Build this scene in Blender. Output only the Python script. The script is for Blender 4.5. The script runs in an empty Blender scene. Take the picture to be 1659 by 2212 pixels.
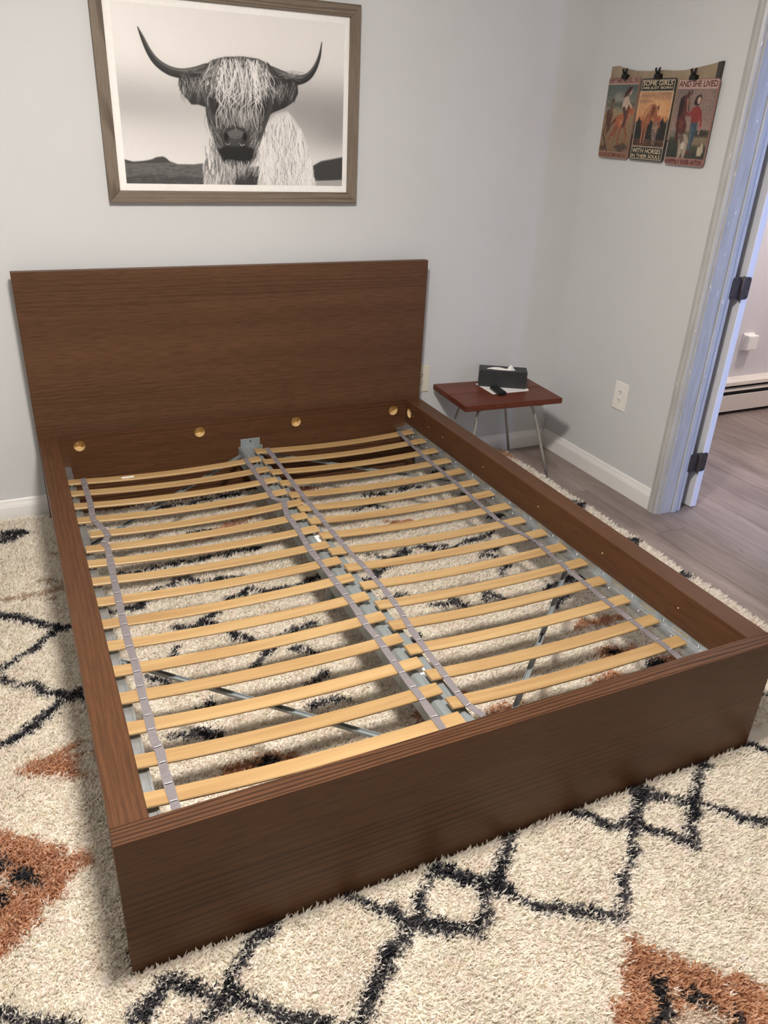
import bpy, bmesh, math, random
import numpy as np
from mathutils import Vector, Matrix

random.seed(7); rng = np.random.default_rng(7)
scene = bpy.context.scene
COL = scene.collection

# ------------------------------------------------------------------ camera
CAM = np.array([-0.0172, -1.0528, 1.5422]); YAW, PITCH, ROLL, FPX = 0.456447, 0.466129, 0.049719, 1683.29
U0, V0 = 829.5, 1106.0
def cam_axes():
    cy, sy, cp, sp = math.cos(YAW), math.sin(YAW), math.cos(PITCH), math.sin(PITCH)
    f = np.array([sy*cp, cy*cp, -sp]); r = np.array([cy, -sy, 0.0]); u = np.cross(r, f)
    cr, sr = math.cos(ROLL), math.sin(ROLL)
    return cr*r + sr*u, -sr*r + cr*u, f
AR, AU, AF = cam_axes()
cd = bpy.data.cameras.new('camera'); cam = bpy.data.objects.new('camera', cd); COL.objects.link(cam)
cd.sensor_fit = 'HORIZONTAL'; cd.sensor_width = 36.0; cd.lens = 36.0*FPX/1659.0; cd.clip_start = 0.02
m = Matrix.Identity(4)
for i in range(3):
    m[i][0] = AR[i]; m[i][1] = AU[i]; m[i][2] = -AF[i]; m[i][3] = CAM[i]
cam.matrix_world = m
scene.camera = cam
def px(u, v, ax, val):
    d = AR*(u-U0)/FPX - AU*(v-V0)/FPX + AF
    return CAM + d*((val-CAM[ax])/d[ax])

# ------------------------------------------------------------------ world, exposure
w = bpy.data.worlds.new('world'); scene.world = w; w.use_nodes = True
w.node_tree.nodes['Background'].inputs[0].default_value = (0.55, 0.7, 1.0, 1)
w.node_tree.nodes['Background'].inputs[1].default_value = 0.3
scene.view_settings.view_transform = 'Standard'; scene.view_settings.look = 'None'
scene.view_settings.gamma = 1.0; scene.view_settings.use_curve_mapping = False
scene.view_settings.exposure = 1.6
LAMP_STRENGTH = 116.0; HALL_STRENGTH = 45.0; WINDOW_POWER = 21.0
LAMP = (0.33, 0.10); HALL_LAMP = (4.25, 1.55)

# ------------------------------------------------------------------ helpers
def lin(c):
    return tuple(((x/255.0)/12.92 if x/255.0 <= 0.04045 else ((x/255.0+0.055)/1.055)**2.4) for x in c)
def tag(o, label=None, cat=None, group=None, kind=None):
    if label: o['label'] = label
    if cat: o['category'] = cat
    if group: o['group'] = group
    if kind: o['kind'] = kind
    return o
def empty(name, loc, label=None, cat=None, group=None, kind=None):
    o = bpy.data.objects.new(name, None); COL.objects.link(o); o.location = loc; o.empty_display_size = 0.05
    return tag(o, label, cat, group, kind)
def origin(o):
    v = Vector((0, 0, 0))
    while o is not None:
        v += o.location; o = o.parent
    return v
def link(name, me, mat, parent=None):
    o = bpy.data.objects.new(name, me); COL.objects.link(o)
    if mat is not None: me.materials.append(mat)
    if parent is not None: o.parent = parent
    return o
def finish(name, bm, mat, parent=None, smooth=False, loc=None):
    """bm holds world coordinates; the object origin goes to loc (or the parent's origin)."""
    base = origin(parent) if parent is not None else Vector((0, 0, 0))
    off = Vector(loc) if loc is not None else base
    bm.normal_update()
    bmesh.ops.translate(bm, verts=bm.verts, vec=-off)
    me = bpy.data.meshes.new(name); bm.to_mesh(me); bm.free()
    if smooth:
        for p in me.polygons: p.use_smooth = True
    o = link(name, me, mat, parent); o.location = off-base
    return o
def bm_box(bm, lo, hi, bevel=0.0, seg=1):
    vs = [bm.verts.new((x, y, z)) for z in (lo[2], hi[2]) for y in (lo[1], hi[1]) for x in (lo[0], hi[0])]
    fs = [(0,2,3,1),(4,5,7,6),(0,1,5,4),(2,6,7,3),(0,4,6,2),(1,3,7,5)]
    faces = [bm.faces.new([vs[i] for i in f]) for f in fs]
    if bevel > 0:
        es = list({e for f in faces for e in f.edges})
        bmesh.ops.bevel(bm, geom=es, offset=bevel, segments=seg, affect='EDGES', profile=0.6)
def box(name, lo, hi, mat, parent=None, bevel=0.0, seg=1, loc=None):
    bm = bmesh.new(); bm_box(bm, lo, hi, bevel, seg)
    if parent is None and loc is None: loc = ((lo[0]+hi[0])/2, (lo[1]+hi[1])/2, lo[2])
    return finish(name, bm, mat, parent, loc=loc)
def bm_prism(bm, poly, ax, a, b):
    """poly: 2D points in the two other axes (cyclic order ax+1, ax+2), extruded along ax from a to b."""
    def P(q, t):
        v = [0, 0, 0]; v[ax] = t; v[(ax+1) % 3] = q[0]; v[(ax+2) % 3] = q[1]; return v
    A = [bm.verts.new(P(q, a)) for q in poly]; B = [bm.verts.new(P(q, b)) for q in poly]
    n = len(poly)
    bm.faces.new(A[::-1]); bm.faces.new(B)
    for i in range(n): bm.faces.new((A[i], A[(i+1) % n], B[(i+1) % n], B[i]))
    bmesh.ops.recalc_face_normals(bm, faces=bm.faces)
def prism(name, poly, ax, a, b, mat, parent=None, loc=None, bevel=0):
    bm = bmesh.new(); bm_prism(bm, poly, ax, a, b)
    if bevel: bmesh.ops.bevel(bm, geom=list(bm.edges), offset=bevel, segments=1, affect='EDGES')
    return finish(name, bm, mat, parent, loc=loc)
def bm_tube(bm, pts, rad, seg=10, caps=True):
    pts = [Vector(p) for p in pts]; rings = []
    for i, p in enumerate(pts):
        t = (pts[min(i+1, len(pts)-1)]-pts[max(i-1, 0)]).normalized()
        up = Vector((0, 0, 1)) if abs(t.z) < 0.95 else Vector((1, 0, 0))
        a = t.cross(up).normalized(); b = t.cross(a).normalized()
        r = rad[i] if isinstance(rad, (list, tuple)) else rad
        rings.append([bm.verts.new(p+a*(r*math.cos(2*math.pi*k/seg))+b*(r*math.sin(2*math.pi*k/seg))) for k in range(seg)])
    for i in range(len(rings)-1):
        for k in range(seg):
            bm.faces.new((rings[i][k], rings[i][(k+1) % seg], rings[i+1][(k+1) % seg], rings[i+1][k]))
    if caps:
        bm.faces.new(rings[0][::-1]); bm.faces.new(rings[-1])
    bmesh.ops.recalc_face_normals(bm, faces=bm.faces)
def tube(name, pts, rad, mat, parent=None, seg=10, loc=None, smooth=True):
    bm = bmesh.new(); bm_tube(bm, pts, rad, seg)
    return finish(name, bm, mat, parent, smooth=smooth, loc=loc)
def cut(o, cutters):
    """boolean holes, applied straight away"""
    for c in cutters:
        md = o.modifiers.new('cut', 'BOOLEAN'); md.object = c; md.operation = 'DIFFERENCE'; md.solver = 'EXACT'
    bpy.context.view_layer.update()
    dg = bpy.context.evaluated_depsgraph_get()
    me = bpy.data.meshes.new_from_object(o.evaluated_get(dg))
    o.modifiers.clear(); old = o.data; o.data = me; bpy.data.meshes.remove(old)
    for c in cutters:
        d = c.data; bpy.data.objects.remove(c); bpy.data.meshes.remove(d)

# ------------------------------------------------------------------ materials
def mat_new(name, color=(0.8, 0.8, 0.8), rough=0.6, metal=0.0, spec=0.5):
    mt = bpy.data.materials.new(name); mt.use_nodes = True
    b = mt.node_tree.nodes['Principled BSDF']
    b.inputs['Base Color'].default_value = (*color, 1); b.inputs['Roughness'].default_value = rough
    b.inputs['Metallic'].default_value = metal; b.inputs['Specular IOR Level'].default_value = spec
    return mt, mt.node_tree, b
def N(nt, t, **kw):
    n = nt.nodes.new(t)
    for k, v in kw.items(): setattr(n, k, v)
    return n
def mapped(nt, scale, coord='Object', rot=(0, 0, 0)):
    tc = N(nt, 'ShaderNodeTexCoord'); mp = N(nt, 'ShaderNodeMapping')
    mp.inputs['Scale'].default_value = scale; mp.inputs['Rotation'].default_value = rot
    nt.links.new(tc.outputs[coord], mp.inputs['Vector']); return mp.outputs['Vector']
def noise(nt, vec, scale=1.0, detail=4, rough=0.55, dist=0.0):
    n = N(nt, 'ShaderNodeTexNoise'); n.inputs['Scale'].default_value = scale; n.inputs['Detail'].default_value = detail
    n.inputs['Roughness'].default_value = rough; n.inputs['Distortion'].default_value = dist
    nt.links.new(vec, n.inputs['Vector']); return n.outputs['Fac']
def ramp(nt, fac, stops):
    r = N(nt, 'ShaderNodeValToRGB'); e = r.color_ramp.elements
    while len(e) < len(stops): e.new(0.5)
    for el, (p, c) in zip(e, stops): el.position = p; el.color = (*c, 1)
    nt.links.new(fac, r.inputs['Fac']); return r.outputs['Color']
def mix(nt, fac, a, b, mode='MIX'):
    n = N(nt, 'ShaderNodeMix', data_type='RGBA', blend_type=mode)
    for s, v in ((n.inputs[0], fac), (n.inputs[6], a), (n.inputs[7], b)):
        if hasattr(v, 'is_linked'): nt.links.new(v, s)
        elif isinstance(v, (int, float)): s.default_value = v
        else: s.default_value = (*v, 1)
    return n.outputs[2]
def bump(nt, b, height, strength=0.2, dist=0.002):
    n = N(nt, 'ShaderNodeBump'); n.inputs['Strength'].default_value = strength; n.inputs['Distance'].default_value = dist
    nt.links.new(height, n.inputs['Height']); nt.links.new(n.outputs['Normal'], b.inputs['Normal'])

def wall_mat(name, col, spec=0.25):
    mt, nt, b = mat_new(name, col, 0.62, spec=spec)
    v = mapped(nt, (1, 1, 1))
    n1 = noise(nt, v, 1.3, 3); c = ramp(nt, n1, [(0.3, tuple(x*0.97 for x in col)), (0.7, tuple(min(1, x*1.02) for x in col))])
    nt.links.new(c, b.inputs['Base Color'])
    bump(nt, b, noise(nt, v, 240, 3), 0.12, 0.001); return mt
def wood_mat(name, axis, dark, mid, light, rough=0.42, fine=300, lines=0.8, bumpy=0.12, seed=0.0, bands=30, gate_lo=0.40):
    """stained ash veneer, grain along the given local axis"""
    mt, nt, b = mat_new(name, mid, rough, spec=0.2)
    s = [1, 1, 1]; s[axis] = 0.045
    v = mapped(nt, tuple(s))
    ofs = N(nt, 'ShaderNodeVectorMath', operation='ADD'); ofs.inputs[1].default_value = (seed, seed*1.7, seed*0.6)
    nt.links.new(v, ofs.inputs[0]); v = ofs.outputs[0]
    broad = noise(nt, v, 9, 3, 0.5, 0.6)
    col = ramp(nt, broad, [(0.3, mid), (0.55, tuple((x+y)/2 for x, y in zip(mid, light))), (0.75, light)])
    fg = noise(nt, v, fine, 3, 0.6, 0.3)
    col = mix(nt, ramp(nt, fg, [(0.42, (0, 0, 0)), (0.62, (0.35, 0.35, 0.35))]), col, dark)
    wv = N(nt, 'ShaderNodeTexWave', wave_type='BANDS', bands_direction='Y' if axis != 1 else 'X')
    wv.inputs['Scale'].default_value = bands; wv.inputs['Distortion'].default_value = 7; wv.inputs['Detail'].default_value = 2.0
    wv.inputs['Detail Scale'].default_value = 0.8
    if axis != 1:   # rotate so that bands vary over both cross axes
        r = N(nt, 'ShaderNodeMapping'); r.inputs['Rotation'].default_value = (0.75, 0, 0); nt.links.new(v, r.inputs['Vector'])
        nt.links.new(r.outputs['Vector'], wv.inputs['Vector'])
    else:
        r = N(nt, 'ShaderNodeMapping'); r.inputs['Rotation'].default_value = (0, 0.75, 0); nt.links.new(v, r.inputs['Vector'])
        nt.links.new(r.outputs['Vector'], wv.inputs['Vector'])
    gate = ramp(nt, noise(nt, v, 5, 2), [(gate_lo, (0, 0, 0)), (gate_lo+0.2, (1, 1, 1))])
    ln = ramp(nt, wv.outputs['Fac'], [(0.55, (0, 0, 0)), (0.92, (1, 1, 1))])
    g = mix(nt, 1.0, gate, ln, 'MULTIPLY')
    g2 = mix(nt, 1.0, g, (lines, lines, lines), 'MULTIPLY')
    col = mix(nt, g2, col, dark)
    nt.links.new(col, b.inputs['Base Color'])
    bump(nt, b, fg, bumpy, 0.0006)
    return mt
def plain(name, col, rough=0.5, metal=0.0, spec=0.5, nscale=60, amp=0.08, bstr=0.0):
    mt, nt, b = mat_new(name, col, rough, metal, spec)
    v = mapped(nt, (1, 1, 1)); n = noise(nt, v, nscale, 3)
    c = ramp(nt, n, [(0.25, tuple(x*(1-amp) for x in col)), (0.75, tuple(min(1, x*(1+amp)) for x in col))])
    nt.links.new(c, b.inputs['Base Color'])
    if bstr: bump(nt, b, n, bstr, 0.001)
    return mt
def vcol_mat(name, rough=0.8, spec=0.2, sheen=0.0):
    mt, nt, b = mat_new(name, (1, 1, 1), rough, spec=spec)
    a = N(nt, 'ShaderNodeAttribute', attribute_name='Col'); nt.links.new(a.outputs['Color'], b.inputs['Base Color'])
    if sheen: b.inputs['Sheen Weight'].default_value = sheen
    return mt
def emit(name, col, strength):
    mt, nt, b = mat_new(name, (0.9, 0.9, 0.9), 0.4)
    b.inputs['Emission Color'].default_value = (*col, 1); b.inputs['Emission Strength'].default_value = strength
    return mt

M = {}
M['wall'] = wall_mat('wall_paint', (0.64, 0.655, 0.665))
M['hall_wall'] = wall_mat('hall_wall_paint', (0.66, 0.64, 0.65))
M['ceiling'] = wall_mat('ceiling_paint', (0.85, 0.84, 0.82))
M['trim'] = plain('trim_white', (0.86, 0.855, 0.84), 0.38, nscale=8, amp=0.03)
BD, BM_, BL = lin((43, 26, 16)), lin((84, 55, 35)), lin((98, 66, 43))
M['bed_x'] = wood_mat('brown_veneer_lengthwise', 0, BD, BM_, BL)
M['bed_x2'] = wood_mat('brown_veneer_panel', 0, BD, lin((88, 61, 43)), lin((102, 73, 52)), lines=0.4, seed=3.1, gate_lo=0.46)
M['bed_y'] = wood_mat('brown_veneer_rail', 1, BD, BM_, BL, lines=0.28, seed=1.3, bands=34)
M['bed_foot'] = wood_mat('brown_veneer_footboard', 0, BD, BM_, BL, lines=0.5, seed=0.4, bands=26, gate_lo=0.45)
M['bed_edge'] = wood_mat('brown_veneer_edge', 0, BD, BM_, BL, lines=0.9, seed=0.9, bands=46, gate_lo=0.20)
M['slot'] = plain('slot_reflection', lin((158, 146, 120)), 0.5, 0.3)  # dull yellowish reflection of the slats put into the slot colour
M['raw'] = plain('raw_chipboard', lin((225, 195, 140)), 0.9, nscale=260, amp=0.35)
M['steel'] = plain('galvanised_steel', (0.52, 0.55, 0.56), 0.38, 0.85, nscale=45, amp=0.16)
M['beam'] = plain('grey_painted_steel', lin((150, 158, 160)), 0.42, 0.35, nscale=30, amp=0.06)
M['screw'] = plain('bright_screw', (0.75, 0.75, 0.76), 0.25, 1.0)
M['strap'] = plain('grey_ribbon', lin((126, 120, 123)), 0.45, nscale=200, amp=0.08)
M['stitch'] = plain('pale_stitch', lin((196, 193, 196)), 0.35)
M['white'] = plain('white_plastic', lin((240, 237, 230)), 0.4, amp=0.02)
M['cream'] = plain('cream_plastic', lin((225, 219, 200)), 0.4, amp=0.02)
M['dark'] = plain('dark_slot', (0.012, 0.012, 0.012), 0.7)
M['paper'] = plain('white_paper', lin((243, 241, 238)), 0.7, amp=0.03)
M['black'] = plain('black_card', lin((44, 45, 47)), 0.5, nscale=40, amp=0.2)
M['remote'] = plain('black_plastic', lin((16, 20, 24)), 0.4)
M['tissue'] = plain('tissue_paper', lin((235, 234, 230)), 0.9, bstr=0.2)
M['film'] = plain('clear_film', lin((150, 140, 130)), 0.25)
M['table_wood'] = wood_mat('red_brown_table_wood', 0, lin((62, 30, 22)), lin((104, 54, 38)), lin((124, 66, 46)), rough=0.38, seed=5, lines=0.4)
M['table_leg'] = plain('grey_steel_tube', lin((165, 163, 156)), 0.38, 0.3, nscale=30, amp=0.12)
M['frame_wood'] = wood_mat('grey_brown_frame_x', 0, lin((86, 76, 66)), lin((122, 110, 97)), lin((140, 128, 114)), rough=0.6, seed=2)
M['frame_wood_z'] = wood_mat('grey_brown_frame_z', 2, lin((86, 76, 66)), lin((122, 110, 97)), lin((140, 128, 114)), rough=0.6, seed=2.5)
M['bronze'] = plain('dark_bronze', lin((88, 80, 76)), 0.42, 0.7, nscale=60, amp=0.2)
M['board'] = plain('tan_board', lin((150, 134, 112)), 0.75, nscale=18, amp=0.14)
M['edge_dark'] = plain('dark_board_edge', lin((62, 60, 55)), 0.7)
M['clip'] = plain('black_clip', lin((24, 25, 26)), 0.35, 0.4)
M['door_paint'] = plain('door_paint', (0.74, 0.74, 0.76), 0.4, amp=0.02)
M['heater'] = plain('heater_enamel', lin((222, 214, 202)), 0.4, amp=0.02)
M['print'] = vcol_mat('printed_paper', 0.55, 0.3)
M['tin'] = vcol_mat('printed_tin', 0.38, 0.4)
M['pile'] = vcol_mat('shag_pile', 0.95, 0.05, 0.1)
nt = M['pile'].node_tree; pb_ = nt.nodes['Principled BSDF']; tl = N(nt, 'ShaderNodeBsdfTranslucent'); ms = N(nt, 'ShaderNodeMixShader'); ms.inputs[0].default_value = 0.4
nt.links.new([n_ for n_ in nt.nodes if n_.bl_idname == 'ShaderNodeAttribute'][0].outputs['Color'], tl.inputs['Color'])
nt.links.new(pb_.outputs[0], ms.inputs[1]); nt.links.new(tl.outputs[0], ms.inputs[2]); nt.links.new(ms.outputs[0], nt.nodes['Material Output'].inputs['Surface'])
M['backing'] = plain('rug_backing', lin((205, 192, 172)), 0.95, nscale=90, amp=0.15)
M['lamp_glass'] = emit('lamp_glass', (1.0, 0.93, 0.86), LAMP_STRENGTH)
M['hall_glass'] = emit('hall_lamp_glass', (1.0, 0.90, 0.87), HALL_STRENGTH)
# worn painted casing
mt, nt, b = mat_new('worn_trim_paint', (0.6, 0.6, 0.59), 0.4); M['worn'] = mt
v = mapped(nt, (1, 1, 0.12)); st = noise(nt, v, 42, 4, 0.6)
c1 = ramp(nt, st, [(0.35, (0.41, 0.41, 0.40)), (0.6, (0.49, 0.49, 0.48))])
v2 = mapped(nt, (1, 1, 0.35)); ch = noise(nt, v2, 55, 2, 0.5)
nt.links.new(mix(nt, ramp(nt, ch, [(0.70, (0, 0, 0)), (0.73, (1, 1, 1))]), c1, (0.82, 0.8, 0.76)), b.inputs['Base Color'])
# maple slats
mt, nt, b = mat_new('birch_slat', lin((188, 152, 103)), 0.42, spec=0.4); M['slat'] = mt
v = mapped(nt, (0.05, 1, 1)); oi = N(nt, 'ShaderNodeObjectInfo')
ad = N(nt, 'ShaderNodeVectorMath', operation='ADD'); nt.links.new(v, ad.inputs[0])
sc = N(nt, 'ShaderNodeVectorMath', operation='SCALE'); sc.inputs[0].default_value = (7, 9, 5); nt.links.new(oi.outputs['Random'], sc.inputs['Scale'])
nt.links.new(sc.outputs[0], ad.inputs[1])
nz = noise(nt, ad.outputs[0], 26, 4, 0.6, 1.2)
cc = ramp(nt, nz, [(0.3, lin((164, 131, 88))), (0.55, lin((180, 150, 105))), (0.8, lin((190, 163, 121)))])
tone = ramp(nt, oi.outputs['Random'], [(0, (0.93, 0.91, 0.88)), (1, (1.03, 1.02, 1.0))])
nt.links.new(mix(nt, 1.0, cc, tone, 'MULTIPLY'), b.inputs['Base Color'])
# floor planks
mt, nt, b = mat_new('grey_laminate', lin((150, 138, 130)), 0.34, spec=0.5); M['plank'] = mt
oi = N(nt, 'ShaderNodeObjectInfo'); v = mapped(nt, (1, 0.14, 1))
sc = N(nt, 'ShaderNodeVectorMath', operation='SCALE'); sc.inputs[0].default_value = (13, 29, 5); nt.links.new(oi.outputs['Random'], sc.inputs['Scale'])
ad = N(nt, 'ShaderNodeVectorMath', operation='ADD'); nt.links.new(v, ad.inputs[0]); nt.links.new(sc.outputs[0], ad.inputs[1])
n1 = noise(nt, ad.outputs[0], 9, 4, 0.55, 1.4); n2 = noise(nt, ad.outputs[0], 70, 3, 0.6, 0.4); n3 = noise(nt, ad.outputs[0], 16, 3, 0.65, 2.5)
cc = ramp(nt, n1, [(0.3, lin((118, 104, 97))), (0.5, lin((143, 129, 121))), (0.72, lin((163, 149, 140)))])
cc = mix(nt, ramp(nt, n2, [(0.45, (0, 0, 0)), (0.75, (0.4, 0.4, 0.4))]), cc, lin((112, 99, 93)))
cc = mix(nt, ramp(nt, n3, [(0.66, (0, 0, 0)), (0.74, (0.7, 0.7, 0.7))]), cc, lin((84, 71, 68)))
tone = ramp(nt, oi.outputs['Random'], [(0, (0.86, 0.85, 0.85)), (1, (1.08, 1.06, 1.05))])
nt.links.new(mix(nt, 1.0, cc, tone, 'MULTIPLY'), b.inputs['Base Color'])
# picture glass
mt = bpy.data.materials.new('picture_glass'); mt.use_nodes = True; nt = mt.node_tree; nt.nodes.clear()
o_ = N(nt, 'ShaderNodeOutputMaterial'); mx = N(nt, 'ShaderNodeMixShader'); tr = N(nt, 'ShaderNodeBsdfTransparent')
gl = N(nt, 'ShaderNodeBsdfGlossy'); gl.inputs['Roughness'].default_value = 0.03; fr = N(nt, 'ShaderNodeFresnel'); fr.inputs['IOR'].default_value = 1.4
nt.links.new(fr.outputs[0], mx.inputs[0]); nt.links.new(tr.outputs[0], mx.inputs[1]); nt.links.new(gl.outputs[0], mx.inputs[2])
nt.links.new(mx.outputs[0], o_.inputs['Surface']); M['glass'] = mt

# ------------------------------------------------------------------ the setting
W, LH, HF, T, D, HH = 1.670, 2.074, 0.3735, 0.070, 0.044, 1.0
XC, YW, YD = 2.497, 2.162, 1.31
XL, YF, ZC = -1.5, -2.4, 2.42
HX0, HX1, HY0, HY1 = 2.62, 5.4, -1.6, 2.255
def struct(o): o['kind'] = 'structure'; return o
fl = struct(empty('floor', (0, 0, 0)))
box('subfloor', (XL-0.1, YF-0.1, -0.12), (HX1+0.1, HY1+0.1, -0.008), plain('plank_joint', lin((58, 50, 47)), 0.8), fl)
PWID = 0.168; x = 2.69-PWID*4; k = 0
def plank_mesh(length):
    bm = bmesh.new(); bm_box(bm, (0.0006, 0.0006, -0.008), (PWID-0.0006, length-0.0006, 0), 0.0009)
    me = bpy.data.meshes.new('plank'); bm.to_mesh(me); bm.free(); me.materials.append(M['plank']); return me
PM = {}
while x < HX1:
    y = -1.55-((k*0.47) % 1.2)
    while y < HY1:
        y0, y1 = max(y, -1.55), min(y+1.2, HY1)
        if y1-y0 > 0.03:
            L_ = round(y1-y0, 3)
            if L_ not in PM: PM[L_] = plank_mesh(L_)
            o = bpy.data.objects.new('plank', PM[L_]); COL.objects.link(o); o.parent = fl; o.location = (x, y0, 0)
        y += 1.2
    x += PWID; k += 1
# floor boards further off, beyond anything the rug or the doorway shows
xs = XL
while xs < 2.69-PWID*4-0.01:
    x1 = min(xs+PWID, 2.69-PWID*4)
    L_ = 'far%.3f' % (x1-xs)
    if L_ not in PM:
        bm = bmesh.new(); bm_box(bm, (0.0006, 0, -0.008), (x1-xs-0.0006, YW-YF, 0)); me = bpy.data.meshes.new('plank'); bm.to_mesh(me); bm.free(); me.materials.append(M['plank']); PM[L_] = me
    o = bpy.data.objects.new('plank', PM[L_]); COL.objects.link(o); o.parent = fl; o.location = (xs, YF, 0); xs += PWID
struct(box('wall_back', (XL-0.1, YW, -0.02), (XC+0.01, YW+0.12, ZC), M['wall']))
struct(box('wall_left', (XL-0.12, YF, -0.02), (XL, YW+0.05, ZC), M['wall']))
struct(box('wall_front', (XL-0.12, YF-0.12, -0.02), (HX0, YF, ZC), M['wall']))
# right wall with the door opening (y 0.44 .. 1.262, up to z 2.04)
OY0, OY1, OZ = 0.44, 1.262, 2.04
wr = struct(empty('wall_right', (XC, 1.7, 0)))
box('wall_piece', (XC, OY1, -0.02), (HX0, YW+0.12, ZC), M['wall'], wr)
box('wall_piece', (XC, YF, -0.02), (HX0, OY0, ZC), M['wall'], wr)
box('wall_piece', (XC, OY0, OZ), (HX0, OY1, ZC), M['wall'], wr)
struct(box('ceiling', (XL-0.12, YF-0.12, ZC), (HX1+0.1, HY1+0.1, ZC+0.1), M['ceiling']))
struct(box('wall_hall_back', (HX0-0.002, HY1, -0.02), (HX1+0.1, HY1+0.1, ZC), M['hall_wall']))
struct(box('wall_hall_right', (HX1, HY0, -0.02), (HX1+0.1, HY1, ZC), M['hall_wall']))
# hall front wall with a window (daylight)
WX0, WX1, WZ0, WZ1 = 2.72, 3.24, 0.75, 2.1
struct(box('hall_daylight_blocker', (3.32, HY0, -0.02), (HX1, 1.10, ZC), M['hall_wall']))  # unseen block added to keep window daylight off the hall back wall
wh = struct(empty('wall_hall_front', (4, HY0, 0)))
for lo, hi in (((HX0, -0.02), (WX0, ZC)), ((WX1, -0.02), (HX1+0.1, ZC)), ((WX0, -0.02), (WX1, WZ0)), ((WX0, WZ1), (WX1, ZC))):
    box('wall_piece', (lo[0], HY0-0.1, lo[1]), (hi[0], HY0, hi[1]), M['hall_wall'], wh)
w1 = struct(empty('window_1', (2.98, HY0, WZ0)))
for lo, hi in (((WX0, WZ0), (WX0+0.05, WZ1)), ((WX1-0.05, WZ0), (WX1, WZ1)), ((WX0, WZ0), (WX1, WZ0+0.05)), ((WX0, WZ1-0.05), (WX1, WZ1)), ((WX0, 1.41), (WX1, 1.44))):
    box('window_frame', (lo[0], HY0-0.08, lo[1]), (hi[0], HY0-0.03, hi[1]), M['trim'], w1)
ld = bpy.data.lights.new('daylight', 'AREA'); ld.shape = 'RECTANGLE'; ld.size = WX1-WX0; ld.size_y = WZ1-WZ0
ld.energy = WINDOW_POWER; ld.color = (0.32, 0.48, 1.0)
lo_ = bpy.data.objects.new('daylight', ld); COL.objects.link(lo_); lo_.location = ((WX0+WX1)/2, HY0-0.09, (WZ0+WZ1)/2)
lo_.rotation_euler = (math.radians(90), 0, 0)   # shines along +Y into the hall

# baseboards: profile (out, z)
def base_profile(h):
    return [(0, 0), (0.014, 0), (0.014, h-0.032), (0.0115, h-0.022), (0.008, h-0.012), (0.0065, h-0.003), (0.004, h), (0, h)]
def baseboard(name, prof, axis, a, b, wallpos, sign):
    bm = bmesh.new()
    if axis == 0:   # runs along x, on a wall facing -y
        bm_prism(bm, [(wallpos+sign*o, z) for o, z in prof], 0, a, b)
    else:           # runs along y, on a wall facing -x ; cyclic order for ax 1 is (z, x)
        bm_prism(bm, [(z, wallpos+sign*o) for o, z in prof], 1, a, b)
    return struct(finish(name, bm, M['trim'], loc=((a, wallpos, 0) if axis == 0 else (wallpos, a, 0))))
baseboard('baseboard_back', base_profile(0.09), 0, XL, XC, YW, -1)
baseboard('baseboard_right', base_profile(0.095), 1, YD, YW-0.014, XC, -1)
baseboard('baseboard_front', base_profile(0.095), 1, YF, 0.39, XC, -1)

# door casing, jamb, stop (left side shows; the rest of the surround completes it)
cs = struct(empty('trim_1', (XC, 1.28, 0)))
def casing_poly(y_out, y_in, s):
    # (z, x) order for ax=1 is not used: profile in plan, extruded along z -> (x, y)
    return [(XC+0.001, y_out), (XC-0.012, y_out), (XC-0.018, y_out-s*0.006), (XC-0.019, y_out-s*0.02), (XC-0.015, y_out-s*0.030), (XC-0.016, y_in+s*0.012), (XC-0.010, y_in+s*0.003), (XC-0.004, y_in), (XC+0.001, y_in)]
prism('casing', casing_poly(YD, 1.258, 1), 2, 0.0, OZ+0.055, M['worn'], cs)
prism('casing', casing_poly(0.39, 0.443, -1), 2, 0.0, OZ+0.055, M['worn'], cs)
box('casing', (XC-0.017, 0.4, OZ-0.002), (XC, YD-0.008, OZ+0.055), M['worn'], cs, 0.003)
box('jamb', (XC, 1.250, 0), (HX0+0.004, OY1+0.001, OZ), M['worn'], cs, 0.0015)
box('jamb', (XC, OY0-0.001, 0), (HX0+0.004, OY0+0.012, OZ), M['worn'], cs, 0.0015)
box('jamb', (XC, OY0, OZ-0.012), (HX0+0.004, OY1, OZ+0.001), M['worn'], cs, 0.0015)
box('door_stop', (2.566, 1.241, 0), (2.592, 1.2505, OZ-0.012), M['worn'], cs, 0.003)
box('door_stop', (2.566, OY0+0.011, 0), (2.592, OY0+0.021, OZ-0.012), M['worn'], cs, 0.003)
prism('hall_casing', [(HX0, 1.258), (HX0+0.006, 1.2585), (HX0+0.018, 1.264), (HX0+0.020, 1.285), (HX0+0.016, 1.315), (HX0, 1.315)], 2, 0, OZ+0.055, M['worn'], cs)
prism('hall_casing', [(HX0, 0.443), (HX0+0.006, 0.4425), (HX0+0.018, 0.437), (HX0+0.020, 0.415), (HX0+0.016, 0.385), (HX0, 0.385)], 2, 0, OZ+0.055, M['worn'], cs)
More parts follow.
